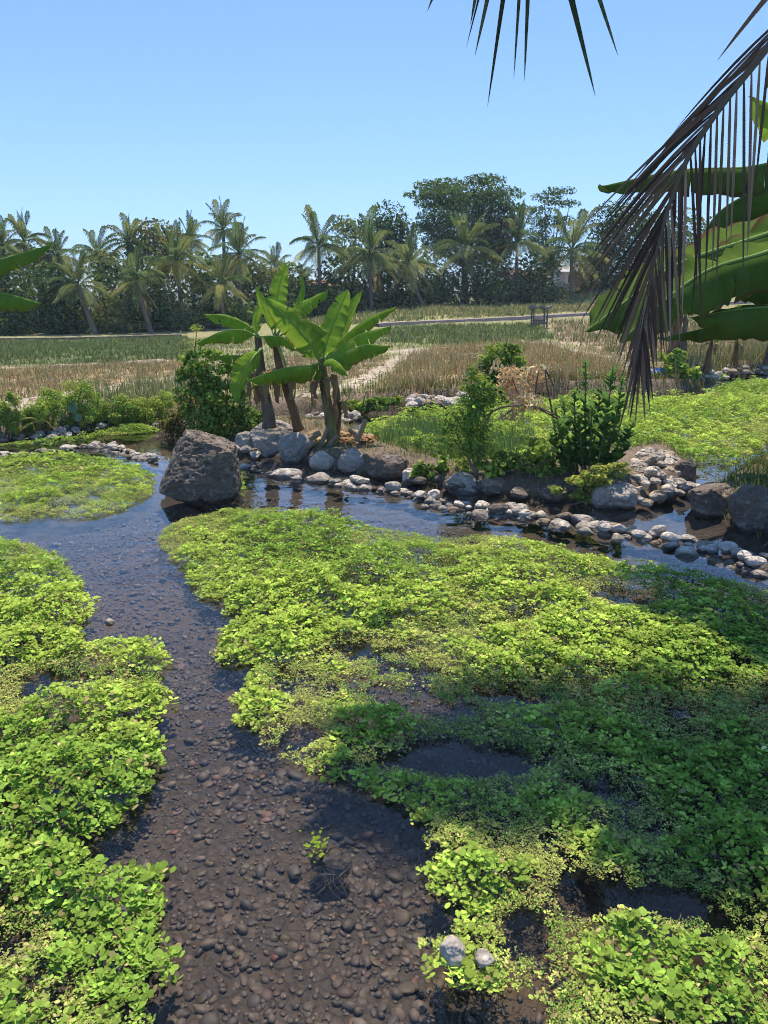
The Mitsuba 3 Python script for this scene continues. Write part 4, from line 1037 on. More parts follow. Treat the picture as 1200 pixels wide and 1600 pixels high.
# ------------------------------------------------------------------ far coconut palms
def frond_mesh(el, droop, seed, pairs=32):
    r = np.random.default_rng(seed); mb = MB()
    t = np.linspace(0, 1, 14); e = math.radians(el)
    c = np.stack([math.cos(e) * t, .05 * np.sin(t * 3) * r.normal(), math.sin(e) * t - droop * t**2], 1)
    ln = np.concatenate([[0], np.cumsum(np.linalg.norm(np.diff(c, axis=0), axis=1))]); c = c / ln[-1]
    v, f = tube(c, np.linspace(.014, .003, 14), 4, cap=False); rach = (v, f)
    V, F, k = [], [], 0
    for i in range(pairs):
        u = .14 + .86 * (i + .5) / pairs
        b = np.array([np.interp(u, t, c[:, j]) for j in range(3)]); tn = norm(np.array([np.interp(min(u + .05, 1), t, c[:, j]) - np.interp(u - .05, t, c[:, j]) for j in range(3)]))
        sd = norm(np.cross(tn, [0, 0.001, 1]))
        for s in (-1, 1):
            L = .215 * min(1, .4 + 2.5 * u) * min(1, .35 + 2.2 * (1 - u)) * r.uniform(.8, 1.15)
            d = norm(sd * s * .75 + tn * .55 + np.array([0, 0, .12]))
            m = b + d * L * .55; e_ = b + d * L * .9 + np.array([0, 0, -1]) * L * r.uniform(.35, .75)
            w = .0125 * r.uniform(.8, 1.2)
            V += [b - tn * w * .6, b + tn * w * .6, m + tn * w, m - tn * w, e_]; F += [[k, k + 1, k + 2], [k, k + 2, k + 3], [k + 3, k + 2, k + 4]]; k += 5
    return rach, (np.array(V), np.array(F))


FR = [(82, .15), (70, .3), (58, .45), (45, .6), (30, .6), (15, .55), (0, .5), (-18, .45), (-40, .35), (-62, .2)]
FCOL = {'green': (.14, .22, .07), 'olive': (.22, .28, .105), 'yellow': (.46, .40, .16), 'brown': (.36, .26, .15), 'dark': (.10, .15, .05)}
FPLY = {}
for k, (el, dr_) in enumerate(FR):
    for cn, col in FCOL.items():
        if (cn in ('yellow', 'brown') and k < 4) or (cn == 'dark' and k > 6): continue
        rach, lv = frond_mesh(el, dr_, 400 + k)
        mb = MB(); mb.add(*rach, (.22, .20, .09)); n = len(lv[0]) // 5
        mb.add(*lv, np.repeat(vary(col, n, .18, .06), 5, 0))
        v, f, c = mb.get(); FPLY[k, cn] = ply(trimesh.Trimesh(v, f, process=False), 'far_leaf_mat', smooth=False, color=c)


def treeline(px): return np.interp(px, [-100, 0, 300, 600, 900, 1200], [49, 50, 57, 68, 78, 84])


def far_palm(cx, cy, Lpx, bx, back, label, n=24, hang=.3, yellow=.1, lean=0, seed=0):
    r = np.random.default_rng(seed + 50); Y = float(treeline(cx)) + back
    c = P(cx, cy, Y); s = Y * 1.07 / FPX
    b = P(bx, 480, Y); bz = float(H(np.array([b[0]]), np.array([b[1]]))[0])
    t = thing('coconut_palm', label, 'palm tree', )
    base = np.array([b[0], Y, bz - .2])
    pts = [base, base * .6 + c * .4 + [(b[0] - c[0]) * -.06, 0, 0], base * .25 + c * .75, c + [0, 0, -.1]]
    pl = catmull(pts, 16); v, f = tube(pl, np.linspace(.20, .13, 16), 8)
    k = numbered(t + '__trunk'); scene[k] = ply(trimesh.Trimesh(v, f, process=False), 'matte_mat', smooth=True, color=vary((.17, .145, .115), len(v), .12, .03))
    L = Lpx * s * .9
    for i in range(n):
        u = (i + .5) / n
        kind = int(np.clip(round(r.normal(u * 7.7, .7)), 0, 9))
        if kind >= 8 and r.uniform() > hang * 2.5: kind = r.integers(3, 7)
        cn = 'dark' if kind < 2 and r.uniform() < .6 else 'green' if kind < 4 or r.uniform() < .4 else 'olive'
        if kind >= 5 and r.uniform() < yellow * 2: cn = 'yellow'
        if kind >= 8: cn = r.choice(['brown', 'yellow', 'olive'])
        key = numbered(t + '__frond')
        scene[key] = {**FPLY[kind, cn], 'to_world': T().translate([float(a) for a in c]).rotate([0, 0, 1], float(i * 137.5 + r.uniform(-25, 25))).rotate([0, 1, 0], float(r.uniform(-6, 6))).scale(float(L * r.uniform(.85, 1.12)))}


PALMS = [(4, 385, 44, -4, 4, 'coconut palm cut by the left edge of the picture'), (37, 378, 46, 52, 7, 'ragged grey-green coconut palm behind the upper left banana leaf tip'),
         (90, 402, 42, 100, 5, 'coconut palm with two upright fronds just right of the left banana leaf tip'), (152, 398, 44, 158, 8, 'dark coconut palm with arching side fronds, right of the two-fronded palm'),
         (200, 380, 50, 206, 6, 'tall coconut palm rising highest on the left third of the tree line'), (122, 448, 58, 147, -1, 'low wide coconut palm in front, its dark trunk leaning right'),
         (213, 440, 56, 234, -1, 'low coconut palm with dull hanging fronds before the tall left palm'), (276, 408, 60, 285, 1, 'coconut palm with yellowing lower fronds in front of the yellow-leaved tree'),
         (298, 378, 42, 302, 9, 'small neat dark coconut palm behind the yellow-frond palm'), (349, 360, 44, 352, 9, 'coconut palm standing clear against the sky, left of a twin'),
         (373, 398, 52, 374, 4, 'right and lower twin of the two palms against the sky'), (345, 445, 50, 347, 0, 'short coconut palm with orange-brown dead fronds hanging down its trunk'),
         (430, 422, 40, 432, 8, 'coconut palm behind the upright banana leaf'), (498, 384, 56, 500, 2, 'slender coconut palm with a clear straight trunk above the banana clump'),
         (578, 398, 66, 580, 0, 'big feathery coconut palm with a tall upright crown right of the banana clump'), (638, 415, 56, 664, -1, 'coconut palm on a thin pale trunk leaning left'),
         (728, 388, 60, 729, 0, 'coconut palm with drooping pale fronds in front of the largest spreading tree'), (808, 380, 56, 806, 1, 'coconut palm right of the largest spreading tree with sky between trunks'),
         (893, 392, 66, 892, -2, 'bushy coconut palm with long drooping fronds below the thin flat-topped tree'), (475, 440, 30, 512, 6, 'coconut palm half hidden behind the clear straight trunk')]
for k, a in enumerate(PALMS):
    far_palm(*a, n=25, seed=k, yellow={7: .45, 11: .6}.get(k, .12), hang={11: .9, 7: .5, 6: .5, 18: .7}.get(k, .3))

# ------------------------------------------------------------------ broad-leaved trees
TREE_COL = {'dark': (.075, .13, .042), 'mid': (.115, .185, .055), 'olive': (.18, .215, .075), 'yellow': (.34, .29, .09), 'pale': (.20, .26, .10), 'rust': (.25, .17, .09)}


def cloud(mb, c, r, n, size, col, tmpl=LEAF_QUAD, gap=.45, nscale=.9, up=.5, seed=0, second=None, flat=1.):
    """n leaves within an ellipsoid: denser towards its skin, thinned by noise so that light shows through"""
    d = rand_dirs(n); rad = R_(0, 1, n) ** .42
    p = c + d * rad[:, None] * r
    nz = meshkit.fbm(p * nscale + seed * 3.1, 3, 81)
    k = nz + .12 * (rad - .5) > gap - .1 + R_(-.06, .06, n)
    p, d, m = p[k], d[k], int(k.sum())
    nn = norm(d * .6 + rng.normal(0, .6, (m, 3)) + [0, 0, up])
    cc = vary(col, m, .24, .10)
    if second is not None:
        w = (meshkit.noise(p * nscale * .8 + 9, 82) > .62)[:, None]; cc = np.where(w, vary(second, m, .2, .08), cc)
    s = size * np.exp(rng.normal(0, .3, m))
    stamp(mb, *tmpl, p, frames(nn, R_(0, 6.28, m)), s, cc)


def tree(label, bx, back, blobs, col, size=.30, dens=1., gap=.45, second=None, trunk=.22, cat='tree', seed=0, name='tree', limbs=True):
    Y = float(treeline(bx)) + back; s = Y * 1.07 / FPX
    b = P(bx, 480, Y); base = np.array([b[0], Y, float(H(np.array([b[0]]), np.array([Y]))[0]) - .2])
    t = thing(name, label, cat); mb = MB()
    cen = []
    for (cx, cy, rx, ry) in blobs:
        dy = R_(-.5, .5) * min(rx, 40) * s; c = P(cx, cy, Y + dy); cen.append((c, rx * s, ry * s))
        n = int(dens * 4.2 * (rx * s) * (ry * s) * math.pi / (size**2 * .6))
        cloud(mb, c, np.array([rx * s, max(rx * .8, ry) * s, ry * s]), n, size, TREE_COL[col], gap=gap, nscale=1.5 / max(1.0, min(rx, ry) * s * .9), seed=seed, second=second)
    mb.build('crown', 'far_leaf_mat', t, smooth=False)
    big_ = max(cen, key=lambda q: q[1] * q[2]); fork = base * .45 + np.array([big_[0][0], Y, big_[0][2]]) * .55
    v, f = tube(catmull([base, base * .55 + fork * .45 + [R_(-.2, .2), 0, 0], fork], 10), np.linspace(trunk, trunk * .65, 10), 7)
    k = numbered(t + '__trunk'); scene[k] = ply(trimesh.Trimesh(v, f, process=False), 'matte_mat', smooth=True, color=vary((.13, .11, .09), len(v), .12, .03))
    for c, rx, ry in cen:
        e = c + np.array([0, 0, ry * .2]); m_ = fork * .5 + e * .5 + [0, 0, -.15 * np.linalg.norm(e - fork)]
        v, f = tube(catmull([fork, m_, e], 8), np.linspace(trunk * .55, .03, 8), 5)
        k = numbered(t + '__limb'); scene[k] = ply(trimesh.Trimesh(v, f, process=False), 'matte_mat', smooth=True, color=vary((.13, .11, .09), len(v), .12, .03))


tree('tallest tree of the tree line, wide layered crown spreading flat like an umbrella', 722, 6,
     [(690, 290, 42, 9), (757, 281, 30, 8), (715, 303, 50, 11), (775, 303, 40, 11), (662, 304, 28, 7), (690, 318, 40, 10), (745, 320, 50, 13), (795, 325, 26, 8), (700, 340, 46, 14), (765, 345, 40, 16), (730, 365, 48, 20), (668, 355, 24, 9), (690, 378, 30, 20), (770, 385, 30, 25)],
     'mid', size=.26, dens=1.7, gap=.43, trunk=.34, seed=1)
tree('round dense dark tree between two feathery palms', 607, 5, [(607, 348, 30, 30), (628, 368, 28, 24), (592, 368, 24, 24), (610, 400, 40, 36)], 'dark', seed=2, second=TREE_COL['olive'])
tree('open light grey-green tree left of the round dark tree', 545, 6, [(535, 352, 20, 14), (556, 362, 22, 18), (540, 390, 34, 26), (555, 425, 36, 34)], 'pale', gap=.5, seed=3)
tree('thin flat-topped tree with bare forked branches against the sky', 868, 5, [(876, 299, 24, 6), (850, 308, 20, 6), (868, 314, 24, 6), (890, 319, 18, 5), (843, 328, 24, 5), (850, 345, 26, 10), (880, 345, 18, 8), (840, 375, 26, 20), (860, 400, 26, 26)], 'mid', size=.24, gap=.46, trunk=.16, seed=4)
tree('dense dark tree behind the dead palm frond, ragged small-leaved top', 965, 0, [(955, 345, 30, 26), (985, 345, 36, 30), (940, 385, 26, 34), (975, 390, 44, 40), (935, 430, 26, 30), (1000, 430, 50, 40)], 'dark', size=.28, gap=.46, seed=5, second=TREE_COL['mid'])
tree('tree with yellowing leaves behind the yellow-frond palm', 240, 6, [(240, 362, 30, 18), (222, 380, 28, 22), (262, 378, 34, 24), (245, 405, 46, 30)], 'olive', size=.30, gap=.47, second=TREE_COL['yellow'], seed=6)
OT = [('leafy green tree under the dark palm with arching fronds', 180, 4, [(172, 420, 36, 30), (190, 450, 40, 40)], 'mid'),
      ('dull olive tree behind the left banana leaves', 62, 6, [(55, 410, 50, 30), (70, 445, 46, 40)], 'olive'),
      ('dark tree mass at the left edge under the lower banana leaf', 18, 1, [(10, 440, 40, 46), (30, 480, 40, 36)], 'dark'),
      ('shaded dark tree left of the low leaning palm', 98, 1, [(100, 470, 34, 44), (84, 440, 30, 30)], 'dark'),
      ('leafy tree behind the short palm with dead fronds', 318, 3, [(312, 432, 40, 38), (330, 470, 44, 40)], 'mid'),
      ('small pale tree to the right of the short dead-fronded palm', 402, 5, [(398, 435, 36, 30), (410, 468, 44, 34)], 'olive'),
      ('broad low tree behind the upright banana leaf', 450, 4, [(452, 440, 34, 28), (462, 470, 46, 34)], 'mid'),
      ('dark bushy tree behind the clear straight palm trunk', 525, 2, [(522, 440, 34, 34), (530, 470, 40, 30)], 'dark'),
      ('dark tree under the big feathery palm', 606, 1, [(605, 440, 44, 34), (615, 462, 50, 26)], 'dark'),
      ('dark tree beside the thin leaning palm trunk', 672, 2, [(668, 425, 40, 36), (690, 455, 40, 28)], 'dark'),
      ('reddish-topped tree right of the largest spreading tree', 785, 3, [(788, 350, 22, 14), (780, 375, 30, 22), (775, 420, 36, 34)], 'rust'),
      ('dark tree under the largest spreading tree', 745, 0, [(742, 430, 40, 34), (760, 455, 40, 24)], 'dark'),
      ('leafy tree left of the bushy drooping palm', 838, 1, [(838, 425, 34, 36), (830, 452, 40, 26)], 'dark'),
      ('small green tree right of the bushy drooping palm', 925, 0, [(922, 415, 26, 34), (918, 440, 24, 20)], 'mid'),
      ('green tree behind the big banana leaves on the right', 1060, 2, [(1050, 370, 50, 40), (1070, 420, 60, 40)], 'mid'),
      ('dark tree at the right edge behind the banana leaves', 1160, 2, [(1150, 380, 60, 46), (1180, 430, 60, 40)], 'dark'),
      ('leafy tree under the tall left palm', 235, 2, [(232, 440, 40, 36), (250, 475, 44, 34)], 'mid'),
      ('small olive tree between the two low left palms', 165, 0, [(165, 480, 36, 30)], 'olive'),
      ('olive tree behind the left twin palm', 368, 8, [(360, 420, 30, 20), (385, 425, 30, 22)], 'olive')]
for k, (l_, bx, bk, bb, cc) in enumerate(OT):
    tree(l_, bx, bk, bb, cc, size=.32, gap=.45, second=TREE_COL['olive' if cc != 'olive' else 'mid'], trunk=.16, seed=10 + k)

mb = MB()
for k in range(150):
    px = R_(-60, 1260); Y = float(treeline(px)) + R_(.2, 7); s = Y * 1.07 / FPX
    x = P(px, 470, Y)[0]; z = float(H(np.array([x]), np.array([Y]))[0])
    hh = R_(.7, 2.7) if px < 880 or px > 960 else R_(.4, 1.2); w = R_(1.0, 2.4)
    cloud(mb, np.array([x, Y, z + hh * .45]), np.array([w, w * .8, hh * .6]), int(190 * w * hh), .26, TREE_COL[('dark', 'mid', 'olive', 'mid', 'pale', 'dark')[k % 6]], gap=.45, nscale=.9, seed=k)
lab(mb.build('undergrowth', 'far_leaf_mat', smooth=False), 'dark tangled undergrowth below the far palms and trees', 'undergrowth', kind='stuff')

# ------------------------------------------------------------------ shrubs and small plants near the water
def shrub(name, label, base, blobs, n, size, col, tmpl=LEAF_HEX, second=None, gap=.42, stems=5, cat='shrub', up=.5, stem_col=(.13, .10, .07), dens=1., Y=None, mat='leaf_mat', ns=4.):
    b = hit(*base); Y = b[1] if Y is None else Y; s = Y * 1.05 / FPX
    t = thing(name, label, cat); mb = MB(); A = sum(rx * ry for _, _, rx, ry in blobs); ce = []
    for cx, cy, rx, ry in blobs:
        c = P(cx, cy, Y + R_(-.3, .3) * rx * s); ce.append(c)
        for d in np.vstack([[[0, 0, 0]], rand_dirs(7) * R_(.45, 1.0, (7, 1))]):       # a core and smaller tufts about it
            q = .55 if not d.any() else R_(.28, .5)
            cloud(mb, c + d * np.array([rx, rx * .8, ry]) * s, np.array([rx, rx * .8, ry * R_(.8, 1.3)]) * s * q, int(n * rx * ry / A * (.34 if q == .55 else .105)), size, col, tmpl, gap=gap, nscale=ns, up=up, second=second)
    mb.build('foliage', mat, t)
    sm = MB()
    for k in range(stems):
        e = ce[k % len(ce)] + rng.normal(0, .12, 3) * [1, 1, .6]; q = b + [R_(-.06, .06), R_(-.06, .06), -.05]
        v, f = tube(catmull([q, q * .5 + e * .5 + rng.normal(0, .05, 3), e], 8), np.linspace(.022, .006, 8), 5); sm.add(v, f, stem_col)
    sm.build('stems', 'matte_mat', t)
    return t


LG = (.30, .41, .085); MG = (.19, .30, .065); DG = (.12, .20, .05); YG = (.38, .43, .11)
shrub('shrub', 'dense leafy bush with pale top leaves left of the banana clump', (335, 694), [(340, 600, 34, 24), (352, 640, 48, 38), (312, 575, 30, 20), (372, 668, 36, 30), (330, 668, 36, 30), (296, 560, 18, 12), (395, 655, 26, 28), (360, 575, 22, 16), (318, 620, 26, 24), (296, 612, 24, 14), (285, 588, 18, 8), (330, 555, 26, 10), (375, 610, 20, 14), (290, 640, 16, 14)], 7600, .056, MG, second=LG, gap=.47, stems=12, ns=5., up=.2)
shrub('young_shoot', 'bright young shoot sticking up at the left tip of the leafy bush', (300, 692), [(287, 533, 5, 16), (306, 512, 14, 8), (312, 532, 16, 8), (296, 552, 14, 12)], 95, .10, LG, LEAF_LONG, gap=.2, stems=4, cat='plant')
t = thing('shrub', 'light green upright island tree left of the tan dead branch', 'shrub')
b = hit(744, 742); s = b[1] * 1.05 / FPX
mb = MB()
for cx, cy, rx, ry, n in ((745, 610, 26, 26, 330), (735, 650, 34, 34, 520), (715, 690, 30, 28, 330), (750, 690, 26, 34, 360), (738, 580, 10, 16, 60), (770, 620, 18, 18, 120), (725, 725, 24, 18, 160), (700, 660, 14, 14, 70)):
    cloud(mb, P(cx, cy, b[1] + R_(-.2, .2)), np.array([rx, rx * .8, ry]) * s, n, .085, MG, LEAF_LONG, gap=.38, nscale=4, second=LG)
mb.build('foliage', 'leaf_mat', t)
for k, pts in enumerate(([(742, 742), (750, 690), (764, 650), (775, 640), (800, 634), (845, 638), (892, 662)], [(738, 742), (735, 680), (738, 600)], [(740, 742), (720, 690), (702, 655)], [(746, 742), (758, 680), (752, 610)])):
    c = catmull([P(px, py, b[1] + .05 * k) if i else b for i, (px, py) in enumerate(pts)], 24); v, f = tube(c, np.linspace(.024, .010, 24), 6)
    scene[numbered(t + '__branch')] = ply(trimesh.Trimesh(v, f, process=False), 'matte_mat', smooth=True, color=vary((.20, .17, .13), len(v), .12, .03))
t = thing('dead_branch', 'tan dead branch with dry papery leaves between the two island shrubs', 'branch')
mb = MB(); Yd = b[1] + .25
for cx, cy, rx, ry, n in ((800, 585, 26, 14, 230), (790, 598, 16, 14, 90), (812, 612, 26, 16, 220), (822, 630, 30, 16, 260), (840, 585, 16, 16, 130), (800, 650, 24, 10, 90), (782, 575, 20, 6, 40)):
    cloud(mb, P(cx, cy, Yd + R_(-.15, .15)), np.array([rx, rx * .7, ry]) * s, n, .075, (.64, .48, .29), LEAF_LONG, gap=.47, nscale=6, second=(.72, .60, .40), up=-.2)
mb.build('dry_leaves', 'dry_mat', t)
for pts in ([(870, 690), (862, 640), (854, 600), (852, 578)], [(892, 672), (872, 655), (845, 640), (815, 625), (800, 590)], [(852, 578), (860, 592), (868, 612)], [(835, 640), (838, 600), (842, 580)], [(812, 628), (800, 640), (780, 655)]):
    c = catmull([P(px, py, Yd) for px, py in pts], 12); v, f = tube(c, np.linspace(.017, .007, 12), 5)
    scene[numbered(t + '__twig')] = ply(trimesh.Trimesh(v, f, process=False), 'matte_mat', smooth=True, color=vary((.17, .12, .085), len(v), .12, .03))

t = thing('shrub', 'dark bush of upright shoots with thick oval leaves right of the dead branch', 'shrub')
b = hit(912, 738); s = b[1] * 1.05 / FPX
for (tx, ty, bx, dy) in ((915, 566, 918, 0), (958, 572, 935, .1), (973, 592, 942, -.05), (938, 610, 925, .2), (897, 610, 905, -.1), (880, 628, 905, .1), (868, 640, 900, -.1), (925, 635, 920, -.2), (990, 660, 940, 0), (950, 640, 928, -.2), (905, 650, 912, -.25), (968, 640, 938, .25), (860, 680, 895, -.2), (985, 690, 935, -.2), (880, 700, 900, -.25)):
    e = P(tx, ty, b[1] + dy + R_(-.1, .1)); q = b + [(bx - 915) * s, dy * .4, -.05]
    c = catmull([q, q * .5 + e * .5 + [(tx - bx) * s * .12, 0, .02], e], 20)
    v, f = tube(c, np.linspace(.020, .006, 20), 5)
    k = numbered(t + '__shoot'); scene[k] = ply(trimesh.Trimesh(v, f, process=False), 'matte_mat', smooth=True, color=vary((.16, .16, .09), len(v), .1, .03))
    n = 62; i = np.clip((R_(0.12, 1.02, n)) * 19, 0, 18.99); p = np.stack([np.interp(i, np.arange(20), c[:, j]) for j in range(3)], 1)
    a = np.arange(n) * 2.4; d = norm(np.stack([np.cos(a), np.sin(a), np.full(n, .7)], 1)); L = .145 * np.exp(rng.normal(0, .25, n)) * np.interp(i, [0, 14, 19], [1, 1, .6])
    x = d; z = norm(np.cross(np.cross(d, [0, 0, 1.]), d)); y = np.cross(z, x)
    mb = MB(); stamp(mb, *LEAF_HEX, p + d * L[:, None] * .45, np.stack([x, y, z], 2), np.stack([L, L * .62, L], 1), vary((.14, .25, .07), n, .25, .07))
    mb.build('foliage', 'leaf_mat', k)


shrub('shrub', 'small dark green bush at the field edge behind the tan dead branch', (790, 618), [(788, 550, 36, 16), (800, 565, 34, 20), (780, 590, 24, 26), (765, 580, 16, 20)], 2200, .085, MG, second=LG, gap=.42, stems=6)
shrub('weed', 'leafy weed hanging over the rocks left of the light green island tree', (668, 748), [(660, 732, 16, 14), (676, 745, 18, 14), (690, 730, 14, 16), (650, 742, 10, 10)], 620, .06, MG, second=LG, cat='weed', stems=4)
shrub('weed', 'leafy weeds along the back of the island rocks', (800, 742), [(790, 722, 40, 14), (835, 715, 36, 20), (860, 735, 26, 14), (770, 735, 22, 8), (842, 700, 20, 18)], 1900, .06, MG, second=LG, cat='weed', stems=8)
shrub('creeping_weed', 'yellow-green creeping weed spilling over the island bank into the water', (930, 770), [(915, 752, 24, 12), (935, 745, 24, 14), (905, 775, 16, 14), (950, 735, 24, 10), (895, 795, 14, 10), (925, 765, 18, 10), (870, 765, 14, 8), (960, 728, 20, 8)], 3200, .038, YG, second=LG, cat='weed', stems=6, gap=.36)
shrub('shrub', 'dry pale scrub on the bank between the left channel and the leafy bush', (285, 685), [(285, 650, 26, 26), (265, 668, 22, 16), (300, 640, 18, 22), (290, 675, 24, 14)], 1600, .05, (.22, .20, .07), second=(.30, .22, .11), cat='scrub', stems=8)
LB = [('feathery bright bush above the agave-like plant on the left bank', (75, 672), [(72, 632, 28, 30), (85, 618, 24, 18), (60, 650, 20, 20)], LG), ('tall feathery bush left of the pale taro leaf', (125, 668), [(128, 612, 24, 20), (120, 635, 26, 30), (140, 645, 22, 22)], LG),
      ('round low bush in the middle of the left bank', (170, 668), [(165, 640, 26, 26), (180, 655, 24, 16)], MG), ('mixed dark bush with yellow-green top on the left bank', (205, 668), [(200, 635, 26, 24), (215, 652, 28, 20), (190, 655, 20, 16)], MG),
      ('yellow-green bush right of the mixed dark bush', (245, 668), [(245, 630, 26, 24), (262, 622, 20, 18), (250, 652, 26, 20)], YG), ('green bush at the left picture edge on the bank', (8, 680), [(5, 640, 22, 30), (18, 655, 18, 20)], MG), ('low weeds below the bushes at the waterline', (150, 676), [(110, 674, 40, 8), (60, 680, 40, 8), (190, 670, 40, 6), (20, 688, 30, 8)], MG),
      ('small leafy bush beside the left end of the channel stones', (40, 676), [(42, 660, 16, 18)], DG)]
for k, (l_, bs, bb, cc) in enumerate(LB):
    shrub('shrub', l_, bs, bb, 2600 + 800 * len(bb), .048, np.array(cc) * .6 + np.array(LG) * .55, LEAF_LONG, second=YG if k % 2 else LG, gap=.42, stems=7)
shrub('weed', 'green weeds beside the channel behind the banana trunks', (560, 645), [(575, 630, 26, 14), (555, 640, 22, 12), (600, 628, 20, 10), (530, 635, 20, 12), (620, 625, 14, 8)], 1700, .07, MG, second=LG, cat='weed', stems=6)
shrub('weed', 'grassy green weeds around the blue bundle', (1050, 590), [(1060, 575, 24, 14), (1030, 590, 20, 8), (1080, 585, 18, 10), (1050, 560, 20, 14)], 1300, .09, LG, second=MG, cat='weed', stems=6)

t = thing('taro_plant', 'taro plant with broad pale grey-green leaves among the left bank bushes', 'plant')
b = hit(108, 672)
for (px, py, w, a) in ((114, 634, 9, .2), (100, 648, 8, -.5), (122, 650, 7, .7), (110, 622, 8, 0)):
    c = P(px, py, b[1] - .1); s = b[1] * 1.05 / FPX
    v, f = tube(catmull([b, b * .4 + c * .6 + [0, .05, .04], c], 8), np.linspace(.012, .007, 8), 5); scene[numbered(t + '__stalk')] = ply(trimesh.Trimesh(v, f, process=False), 'leaf_mat', smooth=True, color=np.ones((len(v), 3)) * (.18, .25, .09))
    th = np.linspace(0, 2 * math.pi, 25)[:-1]; r = (1 + .35 * np.cos(th - math.pi / 2) * -1 + .12 * np.cos(2 * th)) * w * s
    lv = np.vstack([[0, 0, .01], np.stack([np.cos(th) * r * .72, 0 * th - .03 * np.cos(2 * th), np.sin(th) * r], 1)]); R = np.array(T().rotate([0, 0, 1], 20 * a * 3).rotate([0, 1, 0], 40 * a).rotate([1, 0, 0], -25).matrix)[:3, :3]
    scene[numbered(t + '__leaf')] = ply(trimesh.Trimesh(lv @ R.T + c, [[0, 1 + j, 1 + (j + 1) % 24] for j in range(24)], process=False), 'leaf_mat', smooth=True, color=np.ones((25, 3)) * (.20, .30, .20))
t = thing('arching_plant', 'plant with long arching yellow-green leaves on the left bank', 'plant')
b = hit(27, 684)
for pts in ([(27, 684), (27, 668), (35, 655), (52, 653), (66, 662)], [(27, 684), (32, 672), (50, 661), (70, 657), (86, 672)], [(27, 684), (22, 670), (10, 655), (-6, 645)], [(27, 684), (30, 660), (26, 640), (18, 630)]):
    c = catmull([P(px, py, b[1] - .02 * i) for i, (px, py) in enumerate(pts)], 20); tn = norm(np.gradient(c, axis=0)); sd = norm(np.cross(tn, [0, .8, .6])); w = np.interp(np.linspace(0, 1, 20), [0, .3, 1], [.03, .028, .004])[:, None]
    v = np.stack([c - sd * w, c - [0, 0, .012], c + sd * w], 1).reshape(-1, 3); f = [x for i in range(19) for j in range(2) for x in ([i * 3 + j, i * 3 + j + 1, i * 3 + j + 4], [i * 3 + j, i * 3 + j + 4, i * 3 + j + 3])]
    scene[numbered(t + '__leaf')] = ply(trimesh.Trimesh(v, f, process=False), 'leaf_mat', smooth=True, color=np.ones((len(v), 3)) * (.32, .36, .10))
mb = MB(); blades(mb, rand_in(RIGHT, 1900), .15, .012, [((.16, .20, .06), 2), ((.24, .23, .09), 1), ((.12, .20, .045), 3)], lean=.6, per=8, clump=.06)
lab(mb.build('bank_grass', 'leaf_mat'), 'tufts of rough grass on top of the right bank boulders', 'grass', kind='stuff')
mb = MB(); q = rand_in(MOUND.buffer(-.12).difference(pile), 900); blades(mb, q, .11, .010, STRAW[:2] + GREEN, lean=.7, per=7, clump=.07)
lab(mb.build('bank_grass', 'leaf_mat'), 'short dry grass and weeds on the island soil', 'grass', kind='stuff')
bank = NORTH.intersection(LineString(north_w).buffer(1.1)); mb = MB(); q = off_paths(rand_in(bank, 1500)); q = q[np.abs(q[:, 0]) < 14]
blades(mb, q, .22, .016, [((.20, .18, .07), 2), ((.12, .18, .04), 3), ((.30, .22, .12), 1)], lean=.5, per=6, clump=.1)
lab(mb.build('bank_grass', 'leaf_mat'), 'rough grass along the far stream bank', 'grass', kind='stuff')

# ------------------------------------------------------------------ man-made things
def box(mb, c, size, col, R=None, bev=.0):
    m = trimesh.creation.box(size); v = np.array(m.vertices)
    if R is not None: v = v @ np.asarray(R).T
    mb.add(v + c, m.faces, col)


def part(parent, name, c, size, col, mat='matte_mat', R=None):
    mb = MB(); box(mb, np.asarray(c, float), size, col, R); return mb.build(name, mat, parent, smooth=False)


t = thing('field_shelter', 'small open field shelter with a sagging dark roof on four thin posts', 'shelter')
b = hit(844, 513); s = b[1] * 1.06 / FPX; W, Dp, hh = 24 * s, 20 * s, 27 * s
for i in (-1, 1):
    for j in (0, 1):
        p = b + [i * W * .40, j * Dp, 0]; v, f = tube([p - [0, 0, .1], p + [R_(-.03, .03), 0, hh]], [.05, .045], 6); scene[numbered(t + '__post')] = ply(trimesh.Trimesh(v, f, process=False), 'matte_mat', smooth=True, color=np.ones((len(v), 3)) * (.15, .125, .10))
nx_, ny_ = 12, 6; xx, yy = np.meshgrid(np.linspace(-.62, .62, nx_), np.linspace(-.15, 1.15, ny_)); zz = hh + .16 - .10 * np.sin((xx + .62) / 1.24 * math.pi * 2) ** 2 + .08 * meshkit.noise(np.stack([xx * 4, yy * 4, 0 * xx], -1), 5) - .08 * yy
top = np.stack([b[0] + xx * W, b[1] + yy * Dp, b[2] + zz], -1).reshape(-1, 3); ii = np.arange(nx_ * ny_).reshape(ny_, nx_); A, Bq, C, D = ii[:-1, :-1].ravel(), ii[:-1, 1:].ravel(), ii[1:, :-1].ravel(), ii[1:, 1:].ravel(); ff = np.vstack([np.stack([A, Bq, D], 1), np.stack([A, D, C], 1)])
k_ = nx_ * ny_; edge = np.concatenate([ii[0], ii[1:, -1], ii[-1, -2::-1], ii[-2:0:-1, 0]]); sidef = [x for a, c in zip(edge, np.roll(edge, -1)) for x in ([a, c, c + k_], [a, c + k_, a + k_])]
v = np.vstack([top, top - [0, 0, .12]]); scene[t + '__roof'] = ply(trimesh.Trimesh(v, np.vstack([ff, ff[:, ::-1] + k_, sidef]), process=False), 'matte_mat', smooth=False, color=vary((.17, .175, .18), len(v), .15, .02)); lab(t + '__roof', 'sagging grey sheet roof')
part(t, 'floor', b + [0, Dp / 2, hh * .22], (W * .86, Dp, .06), (.18, .15, .12))
